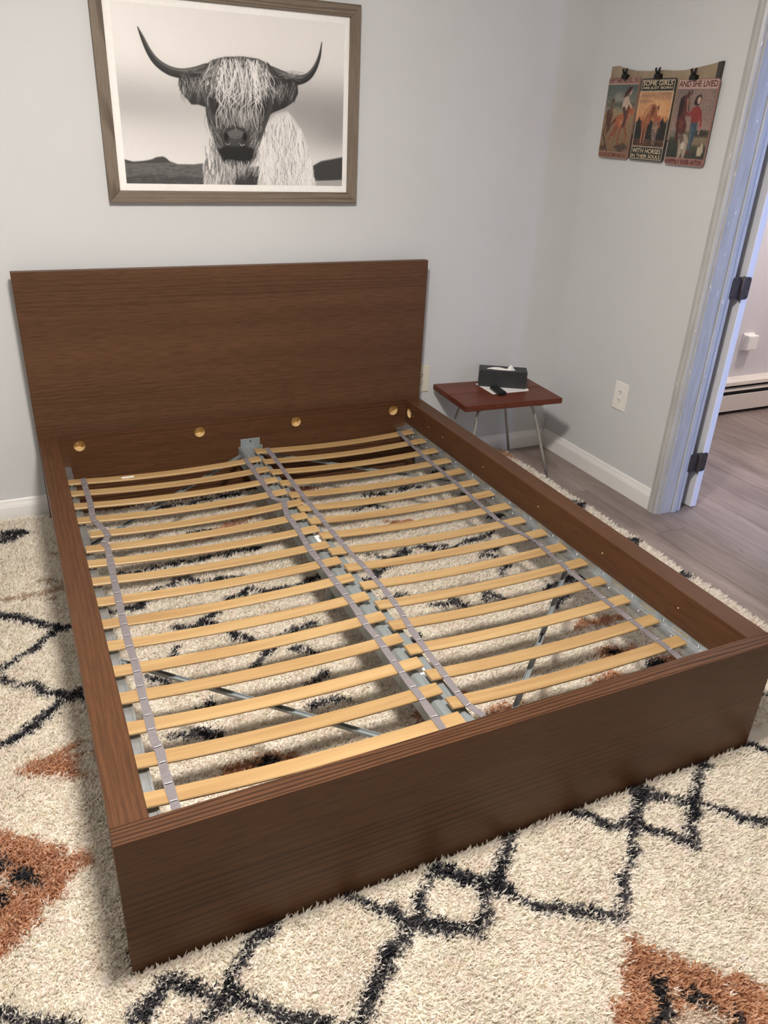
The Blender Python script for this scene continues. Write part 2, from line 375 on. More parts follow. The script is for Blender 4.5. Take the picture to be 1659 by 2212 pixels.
# the open door, folded back against the hall side of the wall
dr = struct(empty('door_1', (2.70, 1.25, 0.012)))
dslab = box('door_slab', (2.678, 1.2435, 0.012), (2.713, 2.045, OZ-0.018), M['door_paint'], dr, 0.002)
for z0, z1 in ((0.25, 0.95), (1.1, 1.9)):   # raised panels on both faces
    for xx in (2.6755, 2.7105):
        box('door_panel', (xx, 1.36, z0), (xx+0.005, 1.93, z1), M['door_paint'], dr, 0.002)
tube('door_knob', [(2.713, 1.98, 0.95), (2.74, 1.98, 0.95), (2.75, 1.98, 0.95), (2.765, 1.98, 0.95), (2.772, 1.98, 0.95)], [0.012, 0.012, 0.025, 0.025, 0.012], M['bronze'], dr, 14)
def leaf_poly(x0, x1, z0, z1, r, right):
    pts = []
    cor = [(x0, z0, not right), (x1, z0, right), (x1, z1, right), (x0, z1, not right)]
    cen = [(1, 1), (-1, 1), (-1, -1), (1, -1)]
    for i, ((cx, cz, rd), (sx, sz)) in enumerate(zip(cor, cen)):
        if not rd: pts.append((cx, cz)); continue
        ox, oz = cx+sx*r, cz+sz*r
        a0 = {0: 180, 1: 270, 2: 0, 3: 90}[i]
        for q in range(5):
            a = math.radians(a0+q*22.5); pts.append((ox+r*math.cos(a), oz+r*math.sin(a)))
    return pts
for zc in (0.998, 0.236, 1.80):
    z0, z1 = zc-0.0445, zc+0.0445
    h = tube('hinge_pin', [(2.6625, 1.2405, z0-0.004), (2.6625, 1.2405, z0), (2.6625, 1.2405, z1), (2.6625, 1.2405, z1+0.004)], [0.004, 0.0058, 0.0058, 0.004], M['bronze'], dr, 12)
    h['label'] = 'dark bronze hinge pin between two leaves'
    for x0, x1, right, ys in ((2.612, 2.660, False, 1.2475), (2.665, 2.7075, True, 1.241)):
        poly = leaf_poly(x0, x1, z0, z1, 0.012, right)
        lf = prism('hinge_leaf', [(z, xx) for xx, z in poly], 1, ys, ys+0.003, M['bronze'], h)
        for (fx, fz) in ((0.25 if not right else 0.72, 0.12), (0.12 if not right else 0.85, 0.5), (0.25 if not right else 0.72, 0.88)):
            sx, sz = x0+(x1-x0)*fx, z0+(z1-z0)*fz
            bm = bmesh.new(); bm_tube(bm, [(sx, ys+0.001, sz), (sx, ys-0.0006, sz)], 0.0036, 10)
            finish('screw', bm, M['dark'], h)

# hall: electric baseboard heater and a plug cover
ht = empty('baseboard_heater', (3.9, 2.22, 0), 'cream baseboard heater with dark slot along hall wall', 'heater')
hx0, hx1 = 3.05, HX1-0.05
box('back_plate', (hx0, HY1-0.006, 0.004), (hx1, HY1, 0.205), M['heater'], ht)
prism('hood', [(2.255, 0.222), (2.215, 0.217), (2.193, 0.207), (2.191, 0.186), (2.194, 0.186), (2.197, 0.203), (2.217, 0.212), (2.255, 0.216)], 0, hx0, hx1, M['heater'], ht)
box('heating_fin', (hx0+0.01, 2.205, 0.06), (hx1-0.01, 2.245, 0.15), M['dark'], ht)
prism('damper', [(2.192, 0.158), (2.215, 0.165), (2.215, 0.162), (2.192, 0.150)], 0, hx0, hx1, M['heater'], ht)
box('front_panel', (hx0, 2.189, 0.022), (hx1, 2.193, 0.128), M['heater'], ht, 0.0015)
box('gap_shade', (hx0+0.005, 2.225, 0.0), (hx1-0.005, 2.25, 0.2), M['dark'], ht)  # near-black sheet standing in for the shade in the heater gaps
for xx in (hx0, hx1-0.004): box('end_cap', (xx-0.002, 2.188, 0.0), (xx+0.006, HY1, 0.222), M['heater'], ht, 0.002)
pc = empty('outlet_cover', (4.02, HY1, 0.4), 'small white outlet cover box on hall wall above heater', 'outlet cover')
box('wall_plate', (3.955, HY1-0.008, 0.385), (4.045, HY1+0.001, 0.49), M['white'], pc, 0.003)
box('cover_box', (3.962, HY1-0.045, 0.392), (4.045, HY1-0.006, 0.483), M['white'], pc, 0.008, 2)

# ceiling lamps (above the frame)
def ceiling_lamp(loc, glass, r, label):
    t = empty('ceiling_lamp', (loc[0], loc[1], ZC), label, 'ceiling lamp')
    tube('lamp_base', [(loc[0], loc[1], ZC), (loc[0], loc[1], ZC-0.025)], r*1.08, M['bronze'], t, 40, smooth=False)
    n = 7; pts, rad = [], []
    for i in range(n):
        a = i/(n-1)*math.pi/2; pts.append((loc[0], loc[1], ZC-0.025-0.06*math.sin(a))); rad.append(max(0.004, r*math.cos(a)))
    tube('lamp_dome', pts, rad, glass, t, 40)
ceiling_lamp(LAMP, M['lamp_glass'], 0.15, 'round glass dome lamp on bedroom ceiling above the bed')
ceiling_lamp(HALL_LAMP, M['hall_glass'], 0.14, 'round glass dome lamp on hall ceiling')

# ------------------------------------------------------------------ bed
bed = empty('bed_frame', (W/2, LH/2, 0.012), 'dark brown wooden bed frame with tall headboard and no mattress', 'bed')
ZB = 0.012
# headboard
hb = box('headboard', (-0.002, LH, ZB), (W+0.004, LH+0.034, HH), M['bed_x2'], bed, 0.0015)
# lower inner panel with round bolt holes
PZ0 = 0.06
panel = box('inner_panel', (T-0.003, LH-0.012, PZ0), (W-T+0.003, LH+0.004, HF-0.002), M['bed_x'], bed, 0.0008)
HOLES = [(0.146, 0.326), (0.626, 0.328), (1.055, 0.325), (1.534, 0.326)]
def cyl_y(x, z, r, y0, y1):
    bm = bmesh.new(); bm_tube(bm, [(x, y0, z), (x, y1, z)], r, 28); return finish('cutter', bm, None)
def cyl_x(y, z, r, x0, x1):
    bm = bmesh.new(); bm_tube(bm, [(x0, y, z), (x1, y, z)], r, 28); return finish('cutter', bm, None)
HR = 0.0225
cut(panel, [cyl_y(x_, z_, HR, LH-0.03, LH+0.03) for x_, z_ in HOLES])
cut(hb, [cyl_y(x_, z_, HR, LH-0.03, LH+0.026) for x_, z_ in HOLES])
def cup(name, c, axis, r, depth, sign, parent):
    """raw chipboard lining of a bolt hole: open tube with a bottom"""
    bm = bmesh.new(); n = 28; rings = []
    for t_ in (0.0004, depth):
        ring = []
        for k in range(n):
            a = 2*math.pi*k/n; p = [c[0], c[1], c[2]]; i, j = [q for q in range(3) if q != axis]
            p[axis] += sign*t_; p[i] += (r-0.0003)*math.cos(a); p[j] += (r-0.0003)*math.sin(a); ring.append(bm.verts.new(p))
        rings.append(ring)
    for k in range(n): bm.faces.new((rings[0][k], rings[0][(k+1) % n], rings[1][(k+1) % n], rings[1][k]))
    bm.faces.new(rings[1])
    o = finish(name, bm, M['raw'], parent, smooth=False); return o
for x_, z_ in HOLES:
    hc = cup('bolt_hole', (x_, LH-0.012, z_), 1, HR, 0.037, 1, bed); hc['label'] = 'round bolt hole with raw chipboard inside'
    tube('bolt', [(x_-0.004, LH+0.026, z_+0.006), (x_-0.004, LH+0.012, z_+0.006)], 0.006, M['screw'], hc, 12)
# side rails and footboard
def rail(x0, x1):
    return box('side_rail', (x0, D-0.001, 0.19), (x1, LH, HF), M['bed_y'], bed, 0.0015)
rail(0.0, T); rr = rail(W-T, W)
cut(rr, [cyl_x(2.025, 0.318, HR, W-T-0.02, W-T+0.03)])
hc = cup('bolt_hole', (W-T, 2.025, 0.318), 0, HR, 0.029, 1, bed); hc['label'] = 'round bolt hole with raw chipboard inside'
tube('bolt', [(W-T+0.024, 2.022, 0.316), (W-T+0.006, 2.022, 0.316)], 0.006, M['screw'], hc, 12)
for yy in (1.98, 1.83, 1.70, 1.36, 0.98, 0.62, 0.28):
    tube('pilot_hole', [(W-T-0.0006, yy, 0.318), (W-T+0.002, yy, 0.318)], 0.0026, M['raw'], bed, 8)
fb = box('footboard', (-0.0005, 0, ZB), (W+0.0005, D, HF-0.001), M['bed_foot'], bed, 0.001)
box('edge_band', (-0.0004, 0.0002, HF-0.0012), (W+0.0004, D-0.0002, HF), M['bed_edge'], fb, 0.0005)
# steel side rails (L section with a shelf and a lip) and their screws and slots
def steel_rail(s):
    X = (lambda d: W-T-d*0.75) if s > 0 else (lambda d: T+d*0.53)
    prof = [(0, 0.263), (0.0025, 0.263), (0.0025, 0.2465), (0.012, 0.2445), (0.018, 0.2445), (0.020, 0.2425), (0.050, 0.2425), (0.052, 0.2445), (0.062, 0.2445), (0.064, 0.2300), (0.062, 0.2300), (0.0605, 0.2425),
            (0.053, 0.2425), (0.051, 0.2405), (0.019, 0.2405), (0.011, 0.2425), (0.0025, 0.2435), (0.0025, 0.225), (0, 0.225)]
    return prism('steel_rail', [(z, X(d)) for d, z in prof], 1, D+0.02, LH-0.013, M['steel'], bed)
steel_rail(1); steel_rail(-1)
for k in range(14):
    yy = 1.985-k*0.139
    tube('rail_screw', [(W-T-0.0025, yy, 0.254), (W-T-0.0055, yy, 0.254)], 0.0042, M['screw'], bed, 10)
    if k < 13:
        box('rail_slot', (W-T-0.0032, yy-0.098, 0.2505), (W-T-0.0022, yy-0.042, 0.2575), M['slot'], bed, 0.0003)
    tube('rail_rivet', [(W-T-0.026, yy-0.06, 0.2425), (W-T-0.026, yy-0.06, 0.2455)], [0.006, 0.003], M['steel'], bed, 10)
# mid beam: grey steel channel, bracket at the headboard, cross braces, leg
mb = prism('mid_beam', [(0.790, 0.150), (0.790, 0.236), (0.796, 0.2405), (0.812, 0.2405), (0.816, 0.2365), (0.838, 0.2365), (0.842, 0.2405), (0.858, 0.2405), (0.864, 0.236), (0.864, 0.150), (0.861, 0.150), (0.861, 0.233), (0.793, 0.233), (0.793, 0.150)][::1], 2, 0, 1, M['beam'], bed) if False else None
bm = bmesh.new()
prof = [(0.786, 0.165), (0.790, 0.232), (0.796, 0.2405), (0.812, 0.2405), (0.816, 0.2365), (0.838, 0.2365), (0.842, 0.2405), (0.858, 0.2405), (0.864, 0.232), (0.868, 0.165), (0.864, 0.165), (0.860, 0.230), (0.794, 0.230), (0.790, 0.165)]
A = [bm.verts.new((x_, D, z_)) for x_, z_ in prof]; B = [bm.verts.new((x_, LH-0.012, z_)) for x_, z_ in prof]
bm.faces.new(A); bm.faces.new(B[::-1])
for i in range(len(prof)): bm.faces.new((A[i], B[i], B[(i+1) % len(prof)], A[(i+1) % len(prof)]))
bmesh.ops.recalc_face_normals(bm, faces=bm.faces)
mb = finish('mid_beam', bm, M['beam'], bed)
for yb, sg in ((LH-0.012, -1), (D, 1)):
    ya, yc = sorted((yb, yb+sg*0.003))
    br = box('beam_bracket', (0.800, ya, 0.214), (0.886 if sg < 0 else 0.87, yc, 0.273), M['beam'], bed, 0.0008)
    box('bracket_ear', (0.790, ya, 0.196), (0.800, yc, 0.238), M['beam'], br); box('bracket_ear', (0.884, ya, 0.196), (0.897, yc, 0.238), M['beam'], br)
    if sg < 0:
        for x_, z_, r_ in ((0.808, 0.264, 0.0025), (0.808, 0.252, 0.0025), (0.878, 0.266, 0.0025), (0.878, 0.252, 0.0025)):
            tube('bracket_screw', [(x_, ya, z_), (x_, ya-0.002, z_)], r_, M['screw'], br, 8)
        tube('bracket_hole', [(0.843, ya+0.0005, 0.261), (0.843, ya-0.0004, 0.261)], 0.004, M['dark'], br, 10)
def brace(p, q):
    p, q = Vector(p), Vector(q); t = (q-p).normalized(); n = Vector((-t.y, t.x, 0))
    bm = bmesh.new(); h = 0.0075
    sec = [(-h, 0), (-h, 0.007), (-h+0.002, 0.007), (-h+0.002, 0.002), (h-0.002, 0.002), (h-0.002, 0.007), (h, 0.007), (h, 0)]
    A = [bm.verts.new(p+n*a+Vector((0, 0, z))) for a, z in sec]; B = [bm.verts.new(q+n*a+Vector((0, 0, z))) for a, z in sec]
    bm.faces.new(A); bm.faces.new(B[::-1])
    for i in range(8): bm.faces.new((A[i], B[i], B[(i+1) % 8], A[(i+1) % 8]))
    bmesh.ops.recalc_face_normals(bm, faces=bm.faces)
    o = finish('cross_brace', bm, M['beam'], bed)
    c = p.lerp(q, 0.52); bm = bmesh.new()
    a, b_ = c-t*0.025, c+t*0.025
    vs = [bm.verts.new(v_+n*s_+Vector((0, 0, 0.0024))) for v_, s_ in ((a, -0.003), (b_, -0.003), (b_, 0.003), (a, 0.003))]
    bm.faces.new(vs); finish('brace_slot', bm, M['dark'], o)
brace((0.805, 2.045, 0.205), (0.085, 1.40, 0.215)); brace((0.880, 2.045, 0.205), (1.585, 1.41, 0.215))
brace((0.80, 0.075, 0.200), (0.085, 0.765, 0.212)); brace((0.87, 0.075, 0.200), (1.585, 0.752, 0.212))
tube('beam_leg', [(0.827, 1.05, 0.012), (0.827, 1.05, 0.23)], 0.016, M['beam'], bed, 14)
# paper labels on the beam
def label_plate(x0, x1, y0, y1, z):
    return box('beam_label', (x0, y0, z), (x1, y1, z+0.0006), M['paper'], mb)
ZL = 0.2366
for a in ((0.817, 0.837, 1.105, 1.205), (0.817, 0.837, 0.375, 0.43), (0.817, 0.837, 0.295, 0.325)): label_plate(*a, ZL)
def text_mesh(body, bold=0.0):
    cu = bpy.data.curves.new('lettering', 'FONT'); cu.body = body; cu.size = 1.0; cu.offset = bold; cu.resolution_u = 3
    o = bpy.data.objects.new('lettering', cu); COL.objects.link(o); bpy.context.view_layer.update()
    dg = bpy.context.evaluated_depsgraph_get(); me = bpy.data.meshes.new_from_object(o.evaluated_get(dg))
    bpy.data.objects.remove(o); bpy.data.curves.remove(cu); return me
def place_text(body, p0, U, V, width, height, mat, parent, bold=0.02, name='lettering'):
    """p0 = lower left corner in the world; U, V unit vectors; letters stretched to width x height"""
    me = text_mesh(body, bold); co = np.empty(len(me.vertices)*3); me.vertices.foreach_get('co', co); co = co.reshape(-1, 3)
    mn, mx_ = co[:, :2].min(0), co[:, :2].max(0); q = (co[:, :2]-mn)/(mx_-mn)
    P = np.array(p0)-np.array(origin(parent))+q[:, :1]*width*np.array(U)+q[:, 1:2]*height*np.array(V)
    me.vertices.foreach_set('co', P.ravel()); me.update()
    return link(name, me, mat, parent)
M['ink'] = plain('black_ink', (0.02, 0.02, 0.02), 0.6)
place_text('SKORVA', (0.829, 0.427, ZL+0.0012), (0, -1, 0), (1, 0, 0), 0.030, 0.0062, M['ink'], mb)
place_text('Y.', (0.822, 0.320, ZL+0.0012), (0, -1, 0), (1, 0, 0), 0.010, 0.006, M['ink'], mb)

# ------------------------------------------------------------------ slatted bases
ZS, SW, ST, SAG = 0.262, 0.0435, 0.008, 0.014
LO_ = [1.893,1.788,1.676,1.558,1.440,1.342,1.245,1.134,1.015,.896,.789,.675,.563,.450,.337,.220]
LI_ = [1.883,1.772,1.663,1.546,1.442,1.333,1.225,1.106,.995,.883,.769,.655,.539,.423,.309,.192]
LIX = [.826,.828,.828,.827,.853,.833,.836,.827,.825,.824,.824,.825,.824,.825,.821,.820]
LOX = [.075]*16; LOX[4] = .106; LOX[5] = .082
RO_ = [1.967,1.850,1.729,1.612,1.496,1.379,1.267,1.149,1.032,.922,.812,.700,.583,.468,.349,.237]
RI_ = [1.965,1.848,1.736,1.624,1.509,1.389,1.282,1.168,1.055,.940,.824,.709,.600,.481,.363,.247]
RIX = [.830,.830,.827,.828,.828,.823,.825,.825,.815,.825,.829,.829,.821,.816,.818,.816]
ROX = [1.579,1.581,1.576,1.576,1.577,1.573,1.576,1.575,1.563,1.580,1.581,1.583,1.566,1.564,1.570,1.567]
def slat(parent, x0, y0, x1, y1):
    """y0, y1: back edge at the two ends"""
    n = 14; bm = bmesh.new(); c = 0.0022; secs = []
    for i in range(n+1):
        t = i/n; x_ = x0+(x1-x0)*t; y_ = y0+(y1-y0)*t; z_ = ZS-SAG*(1-(2*t-1)**2)
        sec = [(0, -c), (-c, 0), (-SW+c, 0), (-SW, -c), (-SW, -ST+c), (-SW+c, -ST), (-c, -ST), (0, -ST+c)]
        secs.append([bm.verts.new((x_, y_+a, z_+b_)) for a, b_ in sec])
    for i in range(n):
        for k in range(8): bm.faces.new((secs[i][k], secs[i+1][k], secs[i+1][(k+1) % 8], secs[i][(k+1) % 8]))
    bm.faces.new(secs[0]); bm.faces.new(secs[-1][::-1]); bmesh.ops.recalc_face_normals(bm, faces=bm.faces)
    o = finish('slat', bm, M['slat'], parent, loc=((x0+x1)/2, (y0+y1)/2-SW/2, ZS-ST-SAG))
    for x_, y_, zb in ((x0, y0, None), (x1, y1, None)):
        mid = 0.7 < x_ < 0.95
        xa = x_+(0.010 if x_ == x0 else -0.018)
        box('slat_peg', (xa, y_-SW*0.5-0.006, 0.2395 if mid else 0.2415), (xa+0.008, y_-SW*0.5+0.006, ZS-ST+0.0005), M['white'], o)
    return o
def zstrap(x, x0, x1):
    t = (x-x0)/(x1-x0); return ZS-SAG*(1-(2*t-1)**2)+0.0016
def strap(parent, path, x0, x1, slats, width=0.019):
    P = [Vector((x_, y_, zstrap(x_, x0, x1))) for x_, y_ in path]
    # sit a little lower between the slats
    pts = []
    for a, b_ in zip(P[:-1], P[1:]):
        for k in range(4): pts.append(a.lerp(b_, k/4))
    pts.append(P[-1]); bm = bmesh.new(); rows = []
    for i, p in enumerate(pts):
        t = (pts[min(i+1, len(pts)-1)]-pts[max(i-1, 0)]); t.z = 0; t.normalize(); n = Vector((-t.y, t.x, 0))
        on = any(y_-SW-0.004 <= p.y <= y_+0.004 for y_ in slats)
        dz = 0.0006; tw = 0.0014*math.sin(i*1.1) if not on else 0.0
        wdt = width/2*(1+0.06*math.sin(i*0.9))
        rows.append([bm.verts.new(p+n*wdt+Vector((0, 0, dz+tw))), bm.verts.new(p-n*wdt+Vector((0, 0, dz-tw)))])
    low = [[bm.verts.new(v_.co-Vector((0, 0, 0.0009))) for v_ in r_] for r_ in rows]
    for i in range(len(rows)-1):
        a0, a1, b0, b1 = rows[i], rows[i+1], low[i], low[i+1]
        bm.faces.new((a0[0], a1[0], a1[1], a0[1])); bm.faces.new((b0[0], b0[1], b1[1], b1[0]))
        bm.faces.new((a0[0], b0[0], b1[0], a1[0])); bm.faces.new((a0[1], a1[1], b1[1], b0[1]))
    for i in (0, len(rows)-1): bm.faces.new((rows[i][0], rows[i][1], low[i][1], low[i][0]))
    bmesh.ops.recalc_face_normals(bm, faces=bm.faces)
    o = finish('strap', bm, M['strap'], parent)
    bm = bmesh.new()
    def at(y):
        for a, b_ in zip(P[:-1], P[1:]):
            if b_.y <= y <= a.y:
                f_ = (a.y-y)/(a.y-b_.y+1e-9); return a.lerp(b_, f_), (b_-a)
        return None
    for y_ in slats:
        for yy in (y_+0.004, y_-SW-0.004):
            r = at(yy)
            if r is None: continue
            c, t = r; t = Vector((t.x, t.y, 0)).normalized(); n = Vector((-t.y, t.x, 0)); wd = width*0.38*random.uniform(0.8, 1.1)
            vs = [bm.verts.new(c+n*s_*wd+t*q*0.0013+Vector((0, 0, 0.0034))) for s_, q in ((-1, -1), (-1, 1), (1, 1), (1, -1))]
            bm.faces.new(vs)
    finish('stitching', bm, M['stitch'], o)['kind'] = 'stuff'
SB = empty('slatted_bed_base', (0.45, 1.05, 0.24), 'pale wooden slat base on the half farther from the side table, one slat slipped', 'bed slats', 'slatted bed bases in the frame')
for a, b_, c, d in zip(LOX, LO_, LIX, LI_): sl = slat(SB, a, b_, c, d)
first = [c for c in SB.children][0]
box('slat_sticker', (0.272, 1.857, ZS-0.0105), (0.318, 1.870, ZS-0.0092), M['paper'], first)
strap(SB, [(.133,1.889),(.133,1.78),(.134,1.659),(.129,1.526),(.141,1.485),(.156,1.429),(.160,1.39),(.140,1.342),(.149,1.316),(.145,1.222),(.140,1.099),(.137,.991),(.133,.874),(.131,.767),(.133,.651),(.129,.542),(.129,.442),(.126,.377),(.133,.327),(.131,.267),(.132,.198),(.133,.15)], .083, .826, LO_, 0.0205)
strap(SB, [(.769,1.882),(.767,1.762),(.767,1.642),(.763,1.486),(.790,1.437),(.767,1.333),(.769,1.238),(.759,1.1),(.760,.985),(.764,.834),(.764,.724),(.759,.611),(.763,.539),(.761,.454),(.760,.366),(.761,.287),(.760,.232),(.758,.15)], .083, .826, LI_, 0.0205)
SB2 = empty('slatted_bed_base', (1.2, 1.1, 0.24), 'pale wooden slat base on the half nearer the side table', 'bed slats', 'slatted bed bases in the frame')
for a, b_, c, d in zip(RIX, RI_, ROX, RO_): slat(SB2, a, b_, c, d)
strap(SB2, [(.888,1.966),(.882,1.757),(.874,1.525),(.874,1.334),(.872,1.146),(.876,.99),(.882,.909),(.886,.759),(.882,.652),(.868,.533),(.861,.41),(.858,.327),(.854,.259),(.855,.203),(.872,.152)], .826, 1.575, RI_)
strap(SB2, [(1.516,1.966),(1.500,1.789),(1.492,1.599),(1.489,1.376),(1.480,1.2),(1.474,1.039),(1.488,.957),(1.512,.844),(1.504,.756),(1.504,.691),(1.498,.646),(1.499,.54),(1.495,.457),(1.498,.376),(1.499,.287),(1.502,.215),(1.5,.147)], .826, 1.575, RO_)

# ------------------------------------------------------------------ side table and the things on it
ZT = 0.412; BLc, FLc, FRc, BRc = (1.776, 2.130), (1.758, 1.786), (2.267, 1.756), (2.287, 2.086)
tb = empty('side_table', (2.02, 1.94, 0), 'small red-brown wooden side table on splayed steel tube legs', 'side table')
def lerp2(a, b, t): return (a[0]+(b[0]-a[0])*t, a[1]+(b[1]-a[1])*t)
def quad_slab(name, pts, z0, z1, mat, parent, bevel=0.003):
    bm = bmesh.new(); bm_prism(bm, pts, 2, z0, z1); bmesh.ops.bevel(bm, geom=list(bm.edges), offset=bevel, segments=2, affect='EDGES')
    return finish(name, bm, mat, parent)
ml, mr = lerp2(BLc, FLc, 0.5), lerp2(BRc, FRc, 0.43)
g = 0.0006
quad_slab('tabletop_plank', [FLc, FRc, (mr[0], mr[1]-g), (ml[0], ml[1]-g)], ZT-0.026, ZT, M['table_wood'], tb, 0.0022)
quad_slab('tabletop_plank', [(ml[0], ml[1]+g), (mr[0], mr[1]+g), BRc, BLc], ZT-0.026, ZT, M['table_wood'], tb, 0.0022)
for t_ in (0.16, 0.80):
    a, b_ = lerp2(FLc, FRc, t_), lerp2(BLc, BRc, t_)
    a, b_ = lerp2(a, b_, 0.06), lerp2(a, b_, 0.94)
    quad_slab('batten', [(a[0]-0.02, a[1]), (a[0]+0.02, a[1]), (b_[0]+0.02, b_[1]), (b_[0]-0.02, b_[1])], ZT-0.036, ZT-0.025, M['table_wood'], tb)
def leg(top, foot, inner, zf):
    p = [Vector((*inner, ZT-0.034)), Vector((*top, ZT-0.036)), Vector((*foot, zf))]
    pts = [p[0]]
    for k in range(7):
        t = k/6; a = p[0].lerp(p[1], 0.55+0.45*t); b_ = p[1].lerp(p[2], 0.16*t); pts.append(a.lerp(b_, t))
    pts += [p[1].lerp(p[2], q) for q in (0.3, 0.6)]+[p[2]]
    tube('leg', pts, 0.0068, M['table_leg'], tb, 12)
leg((2.155, 1.835), (2.258, 1.774), (2.085, 1.86), 0.0); leg((2.125, 2.035), (2.25, 2.105), (2.05, 2.02), 0.0)
leg((1.855, 1.835), (1.79, 1.775), (1.93, 1.86), 0.012); leg((1.895, 2.03), (1.81, 2.085), (1.96, 2.02), 0.012)
# sheet of paper
pa = [(1.974, 1.904), (2.170, 1.897), (2.184, 1.918), (2.188, 2.055), (1.978, 2.073)]
sh = quad_slab('paper_sheet', pa, ZT, ZT+0.0008, M['paper'], None, 0.0002); tag(sh, 'white paper sheet under the tissue box on side table', 'paper')
# tissue box
q0, q1, q2, q3 = (1.972, 2.036), (2.170, 1.922), (2.216, 2.001), (2.018, 2.115); zt0, zt1 = ZT+0.0009, ZT+0.081
tx = empty('tissue_box', ((q0[0]+q2[0])/2, (q0[1]+q2[1])/2, zt0), 'black cardboard tissue box with white tissue poking out', 'tissue box')
body = quad_slab('box_body', [q0, q1, q2, q3], zt0, zt1, M['black'], tx, 0.0012)
cen = Vector(((q0[0]+q2[0])/2, (q0[1]+q2[1])/2, 0)); ex = (Vector((*q1, 0))-Vector((*q0, 0))).normalized(); ey = Vector((-ex.y, ex.x, 0))
def oval(a, b_, n=28): return [(cen+ex*(a*math.copysign(abs(math.cos(t))**0.7, math.cos(t)))+ey*(b_*math.sin(t))) for t in [2*math.pi*k/n for k in range(n)]]
bm = bmesh.new(); bm_prism(bm, [(p.x, p.y) for p in oval(0.072, 0.026)], 2, zt1-0.02, zt1+0.02); cc_ = finish('cutter', bm, None)
cut(body, [cc_])
bm = bmesh.new(); bm.faces.new([bm.verts.new((p.x, p.y, zt1-0.004)) for p in oval(0.0722, 0.0262)]); finish('film', bm, M['film'], tx)
bm = bmesh.new()   # crumpled tissue peak
pk = cen+ex*0.034+ey*(-0.004); ring = []; n = 16
for k in range(n):
    a = 2*math.pi*k/n; r_ = 1+0.25*math.sin(3*a+0.5)
    ring.append(bm.verts.new(pk+ex*(0.021*r_*math.cos(a))+ey*(0.011*r_*math.sin(a))+Vector((0, 0, zt1-0.0045))))
mid_ = []
for k in range(n):
    a = 2*math.pi*k/n; r_ = 0.55+0.18*math.sin(4*a)
    mid_.append(bm.verts.new(pk+ex*(0.019*r_*math.cos(a))+ey*(0.008*r_*math.sin(a))+Vector((0, 0, zt1+0.010))))
tip = bm.verts.new(pk+ex*0.0015+Vector((0, 0, zt1+0.0235)))
for k in range(n):
    bm.faces.new((ring[k], ring[(k+1) % n], mid_[(k+1) % n], mid_[k])); bm.faces.new((mid_[k], mid_[(k+1) % n], tip))
finish('tissue', bm, M['tissue'], tx)
bm = bmesh.new()   # pale fold of tissue lying along the slot
for s_ in (0, 1):
    pass
rows = []
for i in range(11):
    t = i/10; c_ = cen+ex*(-0.078+0.105*t)+ey*(-0.016+0.012*math.sin(t*2.6)); h_ = 0.0015+0.0065*math.sin(math.pi*min(1, t*1.15+0.02))
    rows.append([bm.verts.new(c_+ey*q*0.007+Vector((0, 0, zt1+z_))) for q, z_ in ((-1, -0.004), (-0.3, h_), (0.3, h_*0.9), (1, -0.004))])
for r0, r1 in zip(rows[:-1], rows[1:]):
    for k in range(3): bm.faces.new((r0[k], r1[k], r1[k+1], r0[k+1]))
finish('tissue_fold', bm, M['tissue'], tx, smooth=True)
# remote
rm = empty('remote_control', (2.005, 1.925, ZT+0.0008), 'black remote control lying on paper in front of tissue box', 'remote control')
ra, rb = Vector((1.986, 1.868, 0)), Vector((2.000, 1.978, 0))
rt = (rb-ra).normalized(); rn = Vector((rt.y, -rt.x, 0)); 
bm = bmesh.new(); P_ = [ra-rn*0.001, ra+rn*0.043+rt*0.008, rb+rn*0.040+rt*0.006, rb-rn*0.001]
bm_prism(bm, [(p.x, p.y) for p in P_], 2, ZT+0.0009, ZT+0.018)
bmesh.ops.bevel(bm, geom=list(bm.edges), offset=0.005, segments=3, affect='EDGES'); finish('remote_body', bm, M['remote'], rm, smooth=False)
for i in range(4):
    for j in range(2):
        c_ = ra+rt*(0.03+0.018*i)+rn*(0.015+0.014*j)
        tube('button', [(c_.x, c_.y, ZT+0.0175), (c_.x, c_.y, ZT+0.0192)], 0.0035, M['black'], rm, 8)

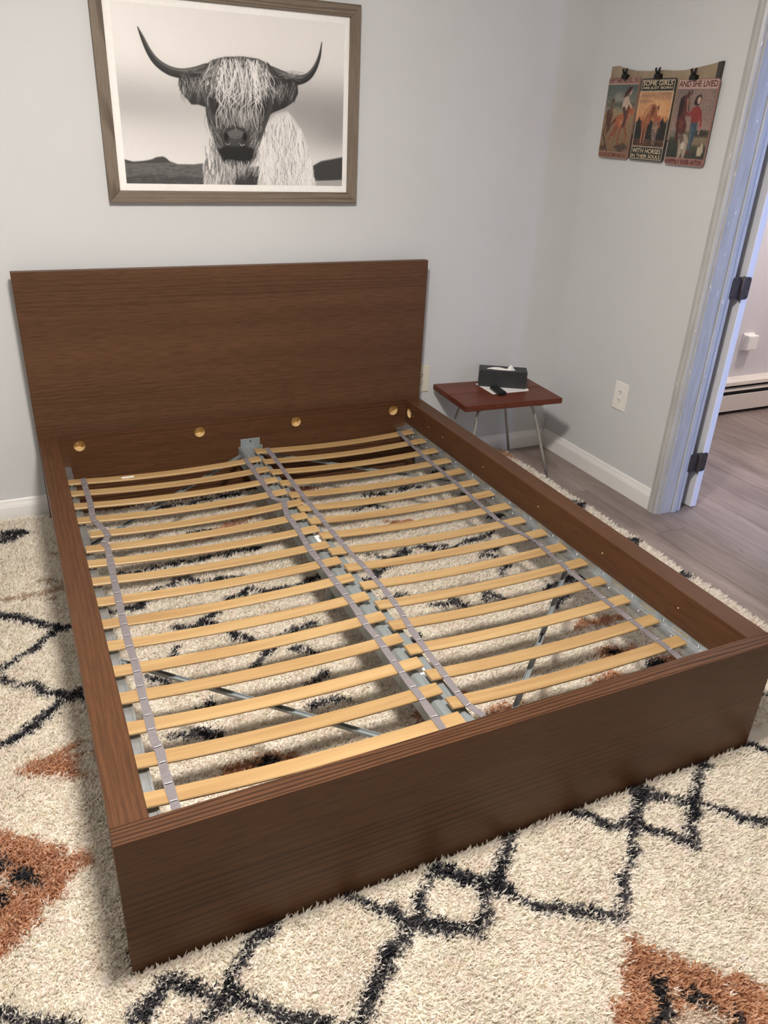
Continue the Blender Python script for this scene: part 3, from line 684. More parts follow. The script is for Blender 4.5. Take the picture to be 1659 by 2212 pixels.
# ------------------------------------------------------------------ outlets
def outlet(name, c, U, Nn, label, mat):
    """plate centre c on a wall; U horizontal direction, Nn the outward normal"""
    c, U, Nn = Vector(c), Vector(U), Vector(Nn); Z = Vector((0, 0, 1)); t = empty(name, c, label, 'outlet')
    def obox(nm, u0, u1, z0, z1, d0, d1, m_, par, bev=0.0):
        bm = bmesh.new(); ps = [c+U*u+Z*z+Nn*d for d in (d0, d1) for z in (z0, z1) for u in (u0, u1)]
        vs = [bm.verts.new(p) for p in ps]
        for f in [(0,2,3,1),(4,5,7,6),(0,1,5,4),(2,6,7,3),(0,4,6,2),(1,3,7,5)]: bm.faces.new([vs[i] for i in f])
        bmesh.ops.recalc_face_normals(bm, faces=bm.faces)
        if bev: bmesh.ops.bevel(bm, geom=list(bm.edges), offset=bev, segments=2, affect='EDGES')
        return finish(nm, bm, m_, par)
    obox('wall_plate', -0.043, 0.043, -0.065, 0.065, -0.001, 0.0055, mat, t, 0.002)
    for zc in (0.0195, -0.0195):
        bm = bmesh.new(); pts = []
        for k in range(24):
            a = 2*math.pi*k/24; pts.append((0.0165*math.cos(a), max(-0.0135, min(0.0135, 0.0165*math.sin(a)))))
        A = [bm.verts.new(c+U*u+Z*(zc+z)+Nn*0.005) for u, z in pts]; B = [bm.verts.new(c+U*u+Z*(zc+z)+Nn*0.0068) for u, z in pts]
        bm.faces.new(B)
        for k in range(24): bm.faces.new((A[k], A[(k+1) % 24], B[(k+1) % 24], B[k]))
        bmesh.ops.recalc_face_normals(bm, faces=bm.faces)
        s = finish('socket', bm, mat, t)
        for u in (-0.0065, 0.0065): obox('slot', u-0.0013, u+0.0013, zc-0.001, zc+0.008, 0.0066, 0.0071, M['dark'], s)
        obox('slot', -0.0023, 0.0023, zc-0.0085, zc-0.0045, 0.0066, 0.0071, M['dark'], s)
    tube('plate_screw', [c+Nn*0.005, c+Nn*0.0064], 0.003, mat, t, 10)
outlet('wall_outlet', (XC, 1.6265, 0.44), (0, -1, 0), (-1, 0, 0), 'white duplex outlet on the wall beside the doorway', M['white'])
outlet('wall_outlet', (1.7225, YW, 0.433), (1, 0, 0), (0, -1, 0), 'cream wall outlet half hidden behind the headboard edge', M['cream'])

# ------------------------------------------------------------------ raster painting for flat prints
class Canvas:
    def __init__(s, w, h, bg): s.w, s.h = w, h; s.a = np.zeros((h, w, 3)); s.a[:] = bg; s.Y, s.X = np.mgrid[0:h, 0:w].astype(float)
    def blend(s, m, col, sl=None):
        a = s.a if sl is None else s.a[sl]
        a += (np.asarray(col, float)-a)*m[..., None]
    def poly(s, pts, col, op=1.0, soft=1.2):
        P = np.asarray(pts, float); x0, y0 = np.floor(P.min(0)-soft*2).astype(int); x1, y1 = np.ceil(P.max(0)+soft*2).astype(int)
        x0, y0, x1, y1 = max(0, x0), max(0, y0), min(s.w, x1+1), min(s.h, y1+1)
        if x1 <= x0 or y1 <= y0: return
        sl = (slice(y0, y1), slice(x0, x1)); X, Y = s.X[sl], s.Y[sl]; ins = np.zeros(X.shape, bool); d = np.full(X.shape, 1e9)
        for a, b in zip(P, np.roll(P, -1, 0)):
            c = ((a[1] > Y) != (b[1] > Y)) & (X < (b[0]-a[0])*(Y-a[1])/(b[1]-a[1]+1e-12)+a[0]); ins ^= c
            ab = b-a; t = np.clip(((X-a[0])*ab[0]+(Y-a[1])*ab[1])/(ab@ab+1e-9), 0, 1)
            d = np.minimum(d, np.hypot(X-a[0]-t*ab[0], Y-a[1]-t*ab[1]))
        sd = np.where(ins, d, -d); s.blend(np.clip(sd/soft+0.5, 0, 1)*op, col, sl)
    def stroke(s, pts, wid, col, op=1.0, soft=0.9):
        P = np.asarray(pts, float); W_ = np.broadcast_to(np.asarray(wid, float), (len(P),)); pad = W_.max()+soft*2
        x0, y0 = np.floor(P.min(0)-pad).astype(int); x1, y1 = np.ceil(P.max(0)+pad).astype(int)
        x0, y0, x1, y1 = max(0, x0), max(0, y0), min(s.w, x1+1), min(s.h, y1+1)
        if x1 <= x0 or y1 <= y0: return
        sl = (slice(y0, y1), slice(x0, x1)); X, Y = s.X[sl], s.Y[sl]; m_ = np.zeros(X.shape)
        for a, b, wa, wb in zip(P[:-1], P[1:], W_[:-1], W_[1:]):
            ab = b-a; t = np.clip(((X-a[0])*ab[0]+(Y-a[1])*ab[1])/(ab@ab+1e-9), 0, 1)
            d = np.hypot(X-a[0]-t*ab[0], Y-a[1]-t*ab[1]); m_ = np.maximum(m_, np.clip(((wa+(wb-wa)*t)/2-d)/soft+0.5, 0, 1))
        s.blend(m_*op, col, sl)
    def ell(s, c, r, col, op=1.0, soft=1.2, ang=0.0):
        t = np.linspace(0, 2*np.pi, 28)[:-1]; ca, sa = np.cos(ang), np.sin(ang)
        s.poly(np.stack([c[0]+r[0]*np.cos(t)*ca-r[1]*np.sin(t)*sa, c[1]+r[0]*np.cos(t)*sa+r[1]*np.sin(t)*ca], 1), col, op, soft)
    def blur(s, k):
        for _ in range(k):
            p = np.pad(s.a, ((1, 1), (1, 1), (0, 0)), 'edge'); s.a = (p[:-2, 1:-1]+p[2:, 1:-1]+p[1:-1, :-2]+p[1:-1, 2:]+2*p[1:-1, 1:-1])/6
def homography(src, dst):
    A = []
    for (x, y), (u, v) in zip(src, dst):
        A += [[x, y, 1, 0, 0, 0, -u*x, -u*y, -u], [0, 0, 0, x, y, 1, -v*x, -v*y, -v]]
    h = np.linalg.svd(np.array(A, float))[2][-1].reshape(3, 3)
    def f(pts):
        p = np.asarray(pts, float).reshape(-1, 2); q = np.c_[p, np.ones(len(p))] @ h.T; return q[:, :2]/q[:, 2:3]
    return f
def catmull(P, n=6):
    P = np.asarray(P, float); Q = np.vstack([2*P[0]-P[1], P, 2*P[-1]-P[-2]]); out = []
    for i in range(1, len(Q)-2):
        for t in np.linspace(0, 1, n, endpoint=False):
            out.append(0.5*((2*Q[i])+(-Q[i-1]+Q[i+1])*t+(2*Q[i-1]-5*Q[i]+4*Q[i+1]-Q[i+2])*t*t+(-Q[i-1]+3*Q[i]-3*Q[i+1]+Q[i+2])*t**3))
    return np.array(out+[P[-1]])
def painted_sheet(name, img, p0, U, V, width, height, mat, parent):
    """img rows run top to bottom; a grid whose vertex colours carry the print. p0 = top left corner, V points down"""
    h, w_ = img.shape[:2]; base = np.array(origin(parent)); p0, U, V = np.array(p0)-base, np.array(U, float), np.array(V, float)
    ju, jv = np.meshgrid(np.linspace(0, 1, w_), np.linspace(0, 1, h))
    co = p0+ju[..., None]*width*U+jv[..., None]*height*V
    idx = np.arange(h*w_).reshape(h, w_); f = np.stack([idx[:-1, :-1], idx[1:, :-1], idx[1:, 1:], idx[:-1, 1:]], -1).reshape(-1, 4)
    me = bpy.data.meshes.new(name); me.vertices.add(h*w_); me.vertices.foreach_set('co', co.ravel().astype(np.float32))
    me.loops.add(f.size); me.loops.foreach_set('vertex_index', f.ravel().astype(np.int32))
    me.polygons.add(len(f)); me.polygons.foreach_set('loop_start', np.arange(0, f.size, 4, dtype=np.int32)); me.polygons.foreach_set('loop_total', np.full(len(f), 4, np.int32))
    me.update(); at = me.color_attributes.new('Col', 'FLOAT_COLOR', 'POINT'); c = np.ones((h*w_, 4), np.float32)
    s_ = np.clip(img.reshape(-1, 3)/255.0, 0, 1); c[:, :3] = np.where(s_ <= 0.04045, s_/12.92, ((s_+0.055)/1.055)**2.4)
    at.data.foreach_set('color', c.ravel()); return link(name, me, mat, parent)
def down2(a): return a.reshape(a.shape[0]//2, 2, a.shape[1]//2, 2, 3).mean((1, 3))

# ------------------------------------------------------------------ framed print of a long-haired cow
def paint_cow():
    Wc, Hc = 1016, 676; cv = Canvas(Wc, Hc, (226, 219, 213))
    Hm = homography([(203, 28), (1408, 120), (1400, 948), (303, 947)], [(0, 0), (Wc, 0), (Wc, Hc), (0, Hc)])
    G = lambda v: np.array([v*1.0, v*0.985, v*0.975])
    R = np.random.default_rng(3)
    y = cv.Y/Hc; x = cv.X/Wc
    lum = 228-6*np.sin(x*3)
    lum = lum-58*np.exp(-((y-0.52-0.02*np.sin(x*5))/0.16)**2)*(0.55+0.45*np.clip((x-0.45)*3, 0, 1)+0.35*np.clip((0.35-x)*2, 0, 1))
    lum = lum-45*np.clip((x-0.62)*3, 0, 1)*np.exp(-((y-0.68)/0.13)**2)
    lum = np.where(x < 0.5, lum-8*np.exp(-((y-0.78)/0.1)**2), lum)
    cv.a = lum[..., None]*np.array([1, 0.985, 0.975])
    # moorland and trees
    cv.poly(Hm([(280, 826), (330, 836), (390, 832), (430, 822), (455, 812), (490, 810), (515, 830), (560, 846), (640, 846), (700, 838), (700, 960), (280, 960)]), G(98), 1, 5)
    cv.poly(Hm([(280, 822), (340, 838), (430, 826), (445, 815), (480, 808), (505, 820), (520, 838), (300, 846)]), G(62), 0.9, 5)
    cv.poly(Hm([(280, 915), (400, 900), (520, 905), (700, 915), (700, 960), (280, 960)]), G(62), 0.8, 10)
    cv.poly(Hm([(1240, 850), (1290, 822), (1340, 812), (1410, 798), (1410, 918), (1240, 925)]), G(60), 1, 8)
    cv.poly(Hm([(1240, 925), (1410, 915), (1410, 960), (1240, 960)]), G(168), 1, 8)
    for _ in range(260):
        p = np.array([R.uniform(285, 700), R.uniform(850, 945)]); cv.ell(Hm([p])[0], (R.uniform(4, 16), R.uniform(1.5, 4)), G(R.uniform(52, 125)), 0.35, 3)
    # body fleece
    body = [(1000, 640), (1060, 585), (1115, 570), (1150, 610), (1190, 670), (1225, 750), (1245, 830), (1255, 900), (1262, 960), (690, 960), (695, 860), (715, 770), (745, 730)]
    cv.poly(Hm(body), G(200), 1, 7)
    cv.poly(Hm([(800, 870), (980, 850), (960, 960), (815, 960)]), G(48), 0.95, 8)
    cv.poly(Hm([(730, 740), (800, 850), (800, 955), (770, 955), (735, 850)]), G(105), 0.6, 10)
    def strand(p, q, curve, wid, g, op=0.8):
        p, q = np.array(p, float), np.array(q, float); mid = (p+q)/2+np.array([curve, 0])
        mid2 = p*0.25+q*0.75+np.array([-curve*0.4, 0]); cv.stroke(Hm(catmull([p, mid, mid2, q], 5)), np.linspace(wid, wid*0.45, 16), G(g), op)
    for _ in range(760):
        t = R.uniform(0, 1); x0 = 985+t*262; ytop = np.interp(x0, [985, 1060, 1115, 1150, 1190, 1225, 1250], [650, 590, 577, 617, 677, 757, 850]); y0 = R.uniform(ytop, 900)
        ln = R.uniform(50, 130); strand((x0+R.uniform(-8, 8), y0), (x0+R.uniform(-18, 22), min(955, y0+ln)), R.uniform(-9, 9), R.uniform(2, 4.5), R.choice([242, 232, 220, 205, 120, 95], p=[.27, .27, .2, .12, .08, .06]), 0.65)
    for _ in range(230):
        x0 = R.uniform(695, 850); y0 = R.uniform(740+max(0, x0-740)*1.0, 900); strand((x0, y0), (x0+R.uniform(-16, 10), min(955, y0+R.uniform(60, 120))), R.uniform(-8, 8), R.uniform(2, 4.2), R.choice([235, 215, 190, 90, 70]), 0.7)
    for _ in range(60):
        x0 = R.uniform(960, 1010); y0 = R.uniform(660, 880); strand((x0, y0), (x0+R.uniform(-30, 15), y0+R.uniform(50, 90)), R.uniform(-8, 8), 3.4, R.choice([240, 225, 200]), 0.75)
    # horns
    def horn(c, wid):
        C = catmull(Hm(c), 8); Wd = np.interp(np.linspace(0, 1, len(C)), np.linspace(0, 1, len(wid)), wid)*0.84
        cv.stroke(C, Wd, G(52), 1, 2); 
        for k, (of, g_, op) in enumerate(((-0.28, 92, 0.6), (-0.36, 128, 0.4), (0.3, 30, 0.55))):
            T_ = np.gradient(C, axis=0); T_ /= np.linalg.norm(T_, axis=1)[:, None]+1e-9; n_ = np.stack([-T_[:, 1], T_[:, 0]], 1)
            if n_[len(n_)//2][1] < 0: n_ = -n_
            cv.stroke(C+n_*Wd[:, None]*of, Wd*0.25, G(g_), op, 3)
    horn([(348, 160), (372, 212), (408, 285), (450, 338), (510, 376), (575, 390), (640, 384), (700, 368)], [4, 18, 28, 36, 42, 44, 50, 56])
    horn([(1288, 218), (1276, 290), (1252, 352), (1218, 394), (1170, 412), (1110, 404), (1030, 378)], [4, 16, 26, 36, 46, 54, 62])
    for _ in range(60):
        cv.stroke(Hm([(R.uniform(560, 690), R.uniform(362, 400))])+np.array([[0, 0], [R.uniform(8, 26), R.uniform(-3, 2)]]), R.uniform(1.5, 3), G(R.uniform(60, 165)), 0.5)
        cv.stroke(Hm([(R.uniform(1040, 1180), R.uniform(365, 412))])+np.array([[0, 0], [R.uniform(8, 26), R.uniform(-3, 4)]]), R.uniform(1.5, 3), G(R.uniform(90, 190)), 0.55)
    # ears
    cv.poly(Hm([(560, 410), (590, 395), (640, 390), (700, 395), (705, 560), (660, 545), (625, 545), (600, 515), (570, 485), (558, 450)]), G(46), 1, 5)
    cv.poly(Hm([(1030, 400), (1090, 410), (1165, 430), (1168, 480), (1150, 520), (1100, 555), (1040, 580), (1015, 600)]), G(44), 1, 5)
    for _ in range(150):
        x0, y0 = R.uniform(568, 690), R.uniform(396, 480); strand((x0, y0), (x0+R.uniform(-14, 20), y0+R.uniform(30, 75)), R.uniform(-7, 7), R.uniform(1.5, 3.4), R.choice([200, 170, 130, 60, 35]), 0.6)
        x0, y0 = R.uniform(1040, 1160), R.uniform(415, 500); strand((x0, y0), (x0+R.uniform(-26, 10), y0+R.uniform(25, 65)), R.uniform(-7, 7), R.uniform(1.5, 3.4), R.choice([205, 170, 120, 50, 30]), 0.6)
    # head
    head = [(690, 345), (730, 318), (790, 302), (880, 298), (960, 308), (1020, 335), (1045, 380), (1046, 480), (1035, 570), (1005, 650), (975, 740), (955, 810), (915, 862), (850, 872), (795, 840), (750, 760), (730, 690), (705, 610), (690, 520), (684, 430)]
    cv.poly(Hm(head), G(66), 1, 4)
    cv.poly(Hm([(800, 640), (905, 640), (960, 720), (945, 800), (905, 855), (850, 865), (790, 825), (752, 740)]), G(60), 1, 10)
    for _ in range(170):   # dark cheeks
        s_ = R.choice([-1, 1]); x0 = 850+s_*R.uniform(70, 160); y0 = R.uniform(470, 640); strand((x0, y0), (x0-s_*R.uniform(0, 30), y0+R.uniform(40, 90)), R.uniform(-8, 8), R.uniform(2, 4), R.choice([35, 50, 95, 140]), 0.55)
    for _ in range(150):   # bridge of the nose
        x0 = R.uniform(775, 950); y0 = R.uniform(560, 640); strand((x0, y0), (850+(x0-850)*R.uniform(0.75, 1.15), y0+R.uniform(30, 75)), R.uniform(-6, 6), R.uniform(2, 4), R.choice([215, 195, 165, 120, 80]), 0.6)
    for _ in range(110):   # cheek fringe on both sides of the muzzle
        s_ = R.choice([-1, 1]); x0 = 850+s_*R.uniform(85, 130); y0 = R.uniform(640, 800); strand((x0, y0), (x0-s_*R.uniform(-5, 35), y0+R.uniform(30, 70)), R.uniform(-6, 6), R.uniform(1.8, 3.4), R.choice([210, 180, 140, 70]), 0.6)
    # muzzle
    cv.poly(Hm([(762, 770), (800, 752), (900, 750), (945, 765), (935, 815), (900, 855), (850, 866), (800, 838)]), G(26), 0.95, 7)
    cv.poly(Hm([(790, 690), (808, 662), (850, 652), (895, 662), (912, 695), (905, 735), (880, 755), (820, 755), (797, 735)]), G(52), 1, 5)
    cv.poly(Hm([(806, 682), (826, 668), (850, 664), (876, 668), (893, 682), (882, 702), (850, 712), (820, 703)]), G(104), 0.9, 12); cv.stroke(Hm(catmull([(812, 672), (850, 658), (890, 672)], 5)), 5, G(40), 0.7, 3)
    cv.poly(Hm([(812, 700), (848, 715), (888, 700), (874, 740), (860, 752), (838, 752), (824, 742)]), G(70), 0.8, 6)
    for c in ((803, 706), (897, 704)): cv.ell(Hm([c])[0], (10, 17), G(18), 1, 4)
    cv.stroke(Hm(catmull([(800, 740), (815, 745), (822, 735)], 5)), 3, G(210), 0.7); cv.stroke(Hm(catmull([(872, 738), (882, 748), (895, 742)], 5)), 3, G(220), 0.8)
    cv.stroke(Hm(catmull([(812, 690), (830, 708), (850, 712), (872, 708), (890, 690)], 5)), 3.5, G(190), 0.3)
    for _ in range(120):   # beard
        x0 = R.uniform(795, 955); y0 = 835+abs(x0-870)*-0.15+R.uniform(-10, 25); strand((x0, y0), (x0+(870-x0)*R.uniform(0.0, 0.45), y0+R.uniform(35, 85)), R.uniform(-7, 7), R.uniform(1.6, 3.4), R.choice([225, 205, 180, 120]), 0.7)
    for c_, r_ in (((742, 520), (26, 60)), ((985, 520), (28, 62)), ((845, 450), (16, 70)), ((905, 470), (12, 55)), ((800, 430), (10, 50))): cv.ell(Hm([c_])[0], r_, G(30), 0.75, 14)
    # forelock
    for k in range(330):
        x0 = R.uniform(715, 1010); y0 = 300+0.0012*(x0-860)**2+R.uniform(0, 60)
        side = (x0-862)/150; x1 = x0+side*R.uniform(0, 60)+R.uniform(-30, 30); y1 = y0+R.uniform(90, 240-70*abs(side))
        g_ = R.choice([236, 220, 200, 160, 100, 50], p=[.20, .16, .14, .14, .18, .18]); strand((x0, y0), (x1, y1), R.uniform(-30, 30), R.uniform(2.2, 5.6), g_, 0.75)
    for k in range(44):    # long light locks over the face
        x0 = R.uniform(770, 960); y0 = R.uniform(310, 380); x1 = x0+(x0-862)*R.uniform(-0.35, 0.4)+R.uniform(-25, 25); strand((x0, y0), (x1, R.uniform(540, 670)), R.uniform(-48, 48), R.uniform(2.6, 5.6), R.choice([240, 228, 205]), 0.8)
    for k in range(45):
        x0 = R.uniform(720, 1000); cv.stroke(Hm([(x0, 310+0.0012*(x0-860)**2), (x0+R.uniform(-14, 14), 298+0.0012*(x0-860)**2+R.uniform(-8, 6))]), 1.6, G(150), 0.5)
    cv.a = 255*(np.clip(cv.a/255, 0, 1))**0.93*1.03; cv.a += R.normal(0, 3.0, cv.a.shape[:2])[..., None]
    return down2(cv.a)
FX0, FX1, FZ0, FZ1, FB = 0.370, 1.350, 1.226, 1.922, 0.041
pf = empty('picture_frame', ((FX0+FX1)/2, YW, FZ0), 'framed black and white photo of a long-haired horned cow above headboard', 'picture')
y0, y1 = YW-0.026, YW-0.001
def mitre(name, pts, mat):
    """pts in (x, z); extruded along y"""
    bm = bmesh.new(); bm_prism(bm, [(z, x_) for x_, z in pts], 1, y0, y1); bmesh.ops.bevel(bm, geom=list(bm.edges), offset=0.0012, segments=1, affect='EDGES'); return finish(name, bm, mat, pf)
mitre('frame_rail', [(FX0, FZ0), (FX1, FZ0), (FX1-FB, FZ0+FB), (FX0+FB, FZ0+FB)], M['frame_wood'])
mitre('frame_rail', [(FX0, FZ1), (FX1, FZ1), (FX1-FB, FZ1-FB), (FX0+FB, FZ1-FB)], M['frame_wood'])
mitre('frame_rail', [(FX0, FZ0), (FX0, FZ1), (FX0+FB, FZ1-FB), (FX0+FB, FZ0+FB)], M['frame_wood_z'])
mitre('frame_rail', [(FX1, FZ0), (FX1, FZ1), (FX1-FB, FZ1-FB), (FX1-FB, FZ0+FB)], M['frame_wood_z'])
box('mat_board', (FX0+FB-0.004, YW-0.012, FZ0+FB-0.004), (FX1-FB+0.004, YW-0.008, FZ1-FB+0.004), M['paper'], pf)
painted_sheet('print', paint_cow(), (0.438, YW-0.0124, 1.858), (1, 0, 0), (0, 0, -1), 0.851, 0.567, M['print'], pf)
bm = bmesh.new(); bm.faces.new([bm.verts.new((x_, YW-0.0145, z_)) for x_, z_ in ((FX0+FB-0.003, FZ0+FB-0.003), (FX1-FB+0.003, FZ0+FB-0.003), (FX1-FB+0.003, FZ1-FB+0.003), (FX0+FB-0.003, FZ1-FB+0.003))])
finish('glass_pane', bm, M['glass'], pf)

# ------------------------------------------------------------------ board with three tin prints
XB = XC-0.001
pb = empty('poster_board', (XB, 1.72, 1.53), 'tan board with wavy top edge and three black clips on wall', 'board')
top = [(2.035, 1.788), (2.0, 1.790), (1.94, 1.778), (1.88, 1.769), (1.80, 1.766), (1.72, 1.768), (1.66, 1.764), (1.60, 1.764), (1.53, 1.772), (1.47, 1.780), (1.432, 1.786)]
bot = [(1.432, 1.515), (1.62, 1.518), (1.83, 1.532), (2.03, 1.54)]
prism('board_panel', [(y_, z_) for y_, z_ in top+bot], 0, XC-0.012, XB, M['board'], pb)
prism('board_edge', [(1.434, 1.786), (1.434, 1.515), (1.420, 1.513), (1.414, 1.789)], 0, XC-0.014, XB, M['edge_dark'], pb)
for yc, zc in ((1.927, 1.752), (1.730, 1.75), (1.534, 1.742)):
    ck = prism('clip', [(yc-0.016, zc-0.013), (yc+0.016, zc-0.013), (yc+0.013, zc+0.004), (yc-0.013, zc+0.004)], 0, XC-0.032, XC-0.011, M['clip'], pb)
    for s_ in (-1, 1):
        tube('clip_lever', [(XC-0.026, yc+s_*0.004, zc), (XC-0.030, yc+s_*0.007, zc+0.012), (XC-0.031, yc+s_*0.011, zc+0.022), (XC-0.027, yc+s_*0.010, zc+0.025)], [0.0035, 0.0045, 0.0045, 0.003], M['clip'], ck, 8)
def spaint(w_, h_, fn):
    cv = Canvas(w_*2, h_*2, (120, 110, 100)); fn(cv, (lambda *p: np.array([(a*cv.w, b*cv.h) for a, b in p]), np.random.default_rng(11))); d_ = down2(cv.a); d_ = d_*0.78+d_.mean(-1, keepdims=True)*0.22; return d_*0.93
def grad(cv, y0, y1, c0, c1):
    t = np.clip((cv.Y/cv.h-y0)/(y1-y0), 0, 1)[..., None]; m_ = ((cv.Y/cv.h >= y0) & (cv.Y/cv.h <= y1))
    cv.a[m_] = (np.array(c0)*(1-t)+np.array(c1)*t)[m_]
def grain(cv, R, s=7): 
    n_ = R.normal(0, s, (cv.h//4+1, cv.w//4+1)); cv.a += np.kron(n_, np.ones((4, 4)))[:cv.h, :cv.w, None]
def horse(cv, P, col, dk):
    cv.poly(P[0], col, 1, 3)
def pt1(cv, A):
    P, R = A; s = cv.w
    grad(cv, 0, 1, (176, 140, 122), (176, 140, 122)); grad(cv, .085, .45, (84, 100, 96), (150, 140, 118)); grad(cv, .45, .93, (158, 130, 92), (140, 104, 72))
    cv.ell(P((.42, .27))[0], (s*.17, s*.14), (150, 150, 138), .8, 20); cv.ell(P((.55, .33))[0], (s*.5, s*.05), (88, 88, 74), .8, 14); cv.poly(P((0, .42), (.3, .37), (.5, .40), (1, .38), (1, .47), (0, .46)), (176, 146, 100), .7, 10)
    # far rider
    cv.poly(P((.08, .40), (.24, .36), (.30, .44), (.22, .55), (.16, .62), (.10, .56), (.06, .48)), (104, 62, 44), 1, 5); cv.ell(P((.24, .29))[0], (s*.05, s*.06), (96, 66, 52), 1, 4)
    cv.stroke(P((.24, .32), (.22, .42)), s*.1, (120, 92, 72), 1, 5)
    for q in (((.12, .55), (.06, .68)), ((.2, .56), (.16, .7)), ((.26, .5), (.2, .62))): cv.stroke(P(*q), s*.03, (84, 50, 38), 1, 3)
    # near horse
    cv.poly(P((.38, .50), (.48, .46), (.64, .44), (.76, .36), (.86, .33), (.96, .38), (.98, .45), (.92, .46), (.86, .44), (.84, .52), (.76, .60), (.62, .62), (.46, .62), (.38, .57)), (186, 96, 56), 1, 4)
    cv.poly(P((.74, .37), (.86, .32), (.80, .44), (.70, .50)), (120, 50, 38), .8, 5); cv.poly(P((.52, .52), (.7, .5), (.74, .58), (.56, .61)), (214, 128, 76), .7, 8)
    for q in (((.72, .58), (.84, .70), (.82, .80)), ((.64, .60), (.58, .74), (.62, .88)), ((.46, .6), (.36, .68), (.26, .77)), ((.5, .61), (.44, .72), (.33, .70))): cv.stroke(P(*q), np.array([s*.075, s*.05, s*.035]), (160, 78, 50), 1, 3)
    cv.stroke(P((.4, .52), (.28, .58), (.2, .66)), s*.05, (90, 48, 38), .9, 4)
    # rider
    cv.poly(P((.60, .24), (.74, .22), (.80, .30), (.72, .40), (.60, .40), (.56, .33)), (206, 176, 150), 1, 4); cv.ell(P((.76, .16))[0], (s*.07, s*.08), (196, 150, 122), 1, 4); cv.poly(P((.66, .14), (.74, .105), (.84, .12), (.72, .2), (.58, .25), (.6, .19)), (70, 36, 30), 1, 4)
    cv.stroke(P((.64, .38), (.74, .48), (.70, .58)), s*.09, (92, 60, 54), 1, 3); cv.stroke(P((.74, .28), (.88, .36)), s*.05, (206, 170, 142), 1, 3)
    cv.poly(P((.48, .86), (.8, .80), (.96, .86), (.7, .93)), (66, 52, 44), .7, 8); cv.stroke(P((.05, .70), (.2, .86), (.3, .97)), s*.035, (60, 46, 40), .9, 3); cv.ell(P((.1, .88))[0], (s*.12, s*.05), (80, 58, 44), .7, 6)
    grad(cv, .925, 1, (170, 120, 98), (170, 120, 98)); grad(cv, 0, .082, (190, 150, 138), (186, 142, 128)); grain(cv, R)
def pt2(cv, A):
    P, R = A; s = cv.w
    grad(cv, 0, 1, (36, 34, 34), (36, 34, 34)); grad(cv, .15, .45, (214, 150, 92), (236, 158, 96)); grad(cv, .45, .83, (228, 138, 82), (90, 60, 46))
    for yy, xx, ww in ((.20, .3, .3), (.23, .7, .25), (.27, .25, .2), (.18, .75, .2)): cv.ell(P((xx, yy))[0], (s*ww, s*.03), (150, 108, 92), .6, 10)
    cv.ell(P((.6, .36))[0], (s*.3, s*.22), (246, 180, 116), .6, 40)
    tree = [(0, .52)]+[(t_, .50+.03*math.sin(t_*37)+.015*math.sin(t_*91)) for t_ in np.linspace(.02, .98, 40)]+[(1, .5), (1, .74), (0, .74)]
    cv.poly(P(*tree), (44, 40, 36), 1, 4); grad(cv, .735, .83, (96, 66, 50), (70, 46, 38))
    # horse with lowered neck
    cv.poly(P((.20, .47), (.26, .38), (.38, .315), (.50, .295), (.58, .33), (.63, .42), (.68, .47), (.68, .52), (.60, .53), (.55, .50), (.50, .46), (.46, .52), (.40, .58), (.30, .60), (.20, .57)), (176, 96, 58), 1, 4)
    cv.poly(P((.25, .40), (.36, .33), (.48, .305), (.40, .37), (.30, .46), (.23, .5)), (226, 164, 110), .7, 8); cv.poly(P((.46, .32), (.56, .34), (.52, .44), (.44, .46)), (110, 54, 38), .7, 8)
    cv.poly(P((.60, .34), (.66, .31), (.64, .39)), (90, 44, 34), 1, 3)
    for q in (((.26, .56), (.27, .66), (.27, .78)), ((.35, .57), (.36, .67), (.35, .78))): cv.stroke(P(*q), np.array([s*.10, s*.055, s*.05]), (164, 92, 58), 1, 3); cv.stroke(P(q[1], q[2]), s*.02, (226, 170, 124), .7, 3)
    # child
    cv.poly(P((.54, .54), (.66, .50), (.72, .58), (.72, .66), (.58, .66)), (150, 112, 92), 1, 4); cv.ell(P((.70, .48))[0], (s*.055, s*.06), (190, 92, 60), 1, 4); cv.stroke(P((.72, .5), (.74, .58)), s*.05, (186, 84, 54), 1, 4)
    for q in (((.61, .65), (.63, .79)), ((.68, .65), (.67, .79))): cv.stroke(P(*q), s*.055, (128, 104, 92), 1, 3)
    for _ in range(80): cv.ell(P((R.uniform(.05, .95), R.uniform(.75, .83)))[0], (R.uniform(3, 12), 2), R.choice([(150, 96, 66), (60, 40, 34)]), .5, 2)
    for _ in range(40): cv.ell(P((R.uniform(.55, .72), R.uniform(.54, .78)))[0], (2.5, 3), R.choice([(205, 180, 150), (90, 72, 66)]), .6, 2)
    grad(cv, .83, 1, (34, 32, 32), (34, 32, 32)); grad(cv, 0, .145, (34, 32, 32), (34, 32, 32))
    for a, b in (((.035, .015), (.965, .015)), ((.035, .985), (.965, .985)), ((.035, .015), (.035, .985)), ((.965, .015), (.965, .985)), ((.035, .147), (.965, .147)), ((.035, .832), (.965, .832))): cv.stroke(P(a, b), s*.02, (206, 186, 158), 1, 2)
    grain(cv, R)
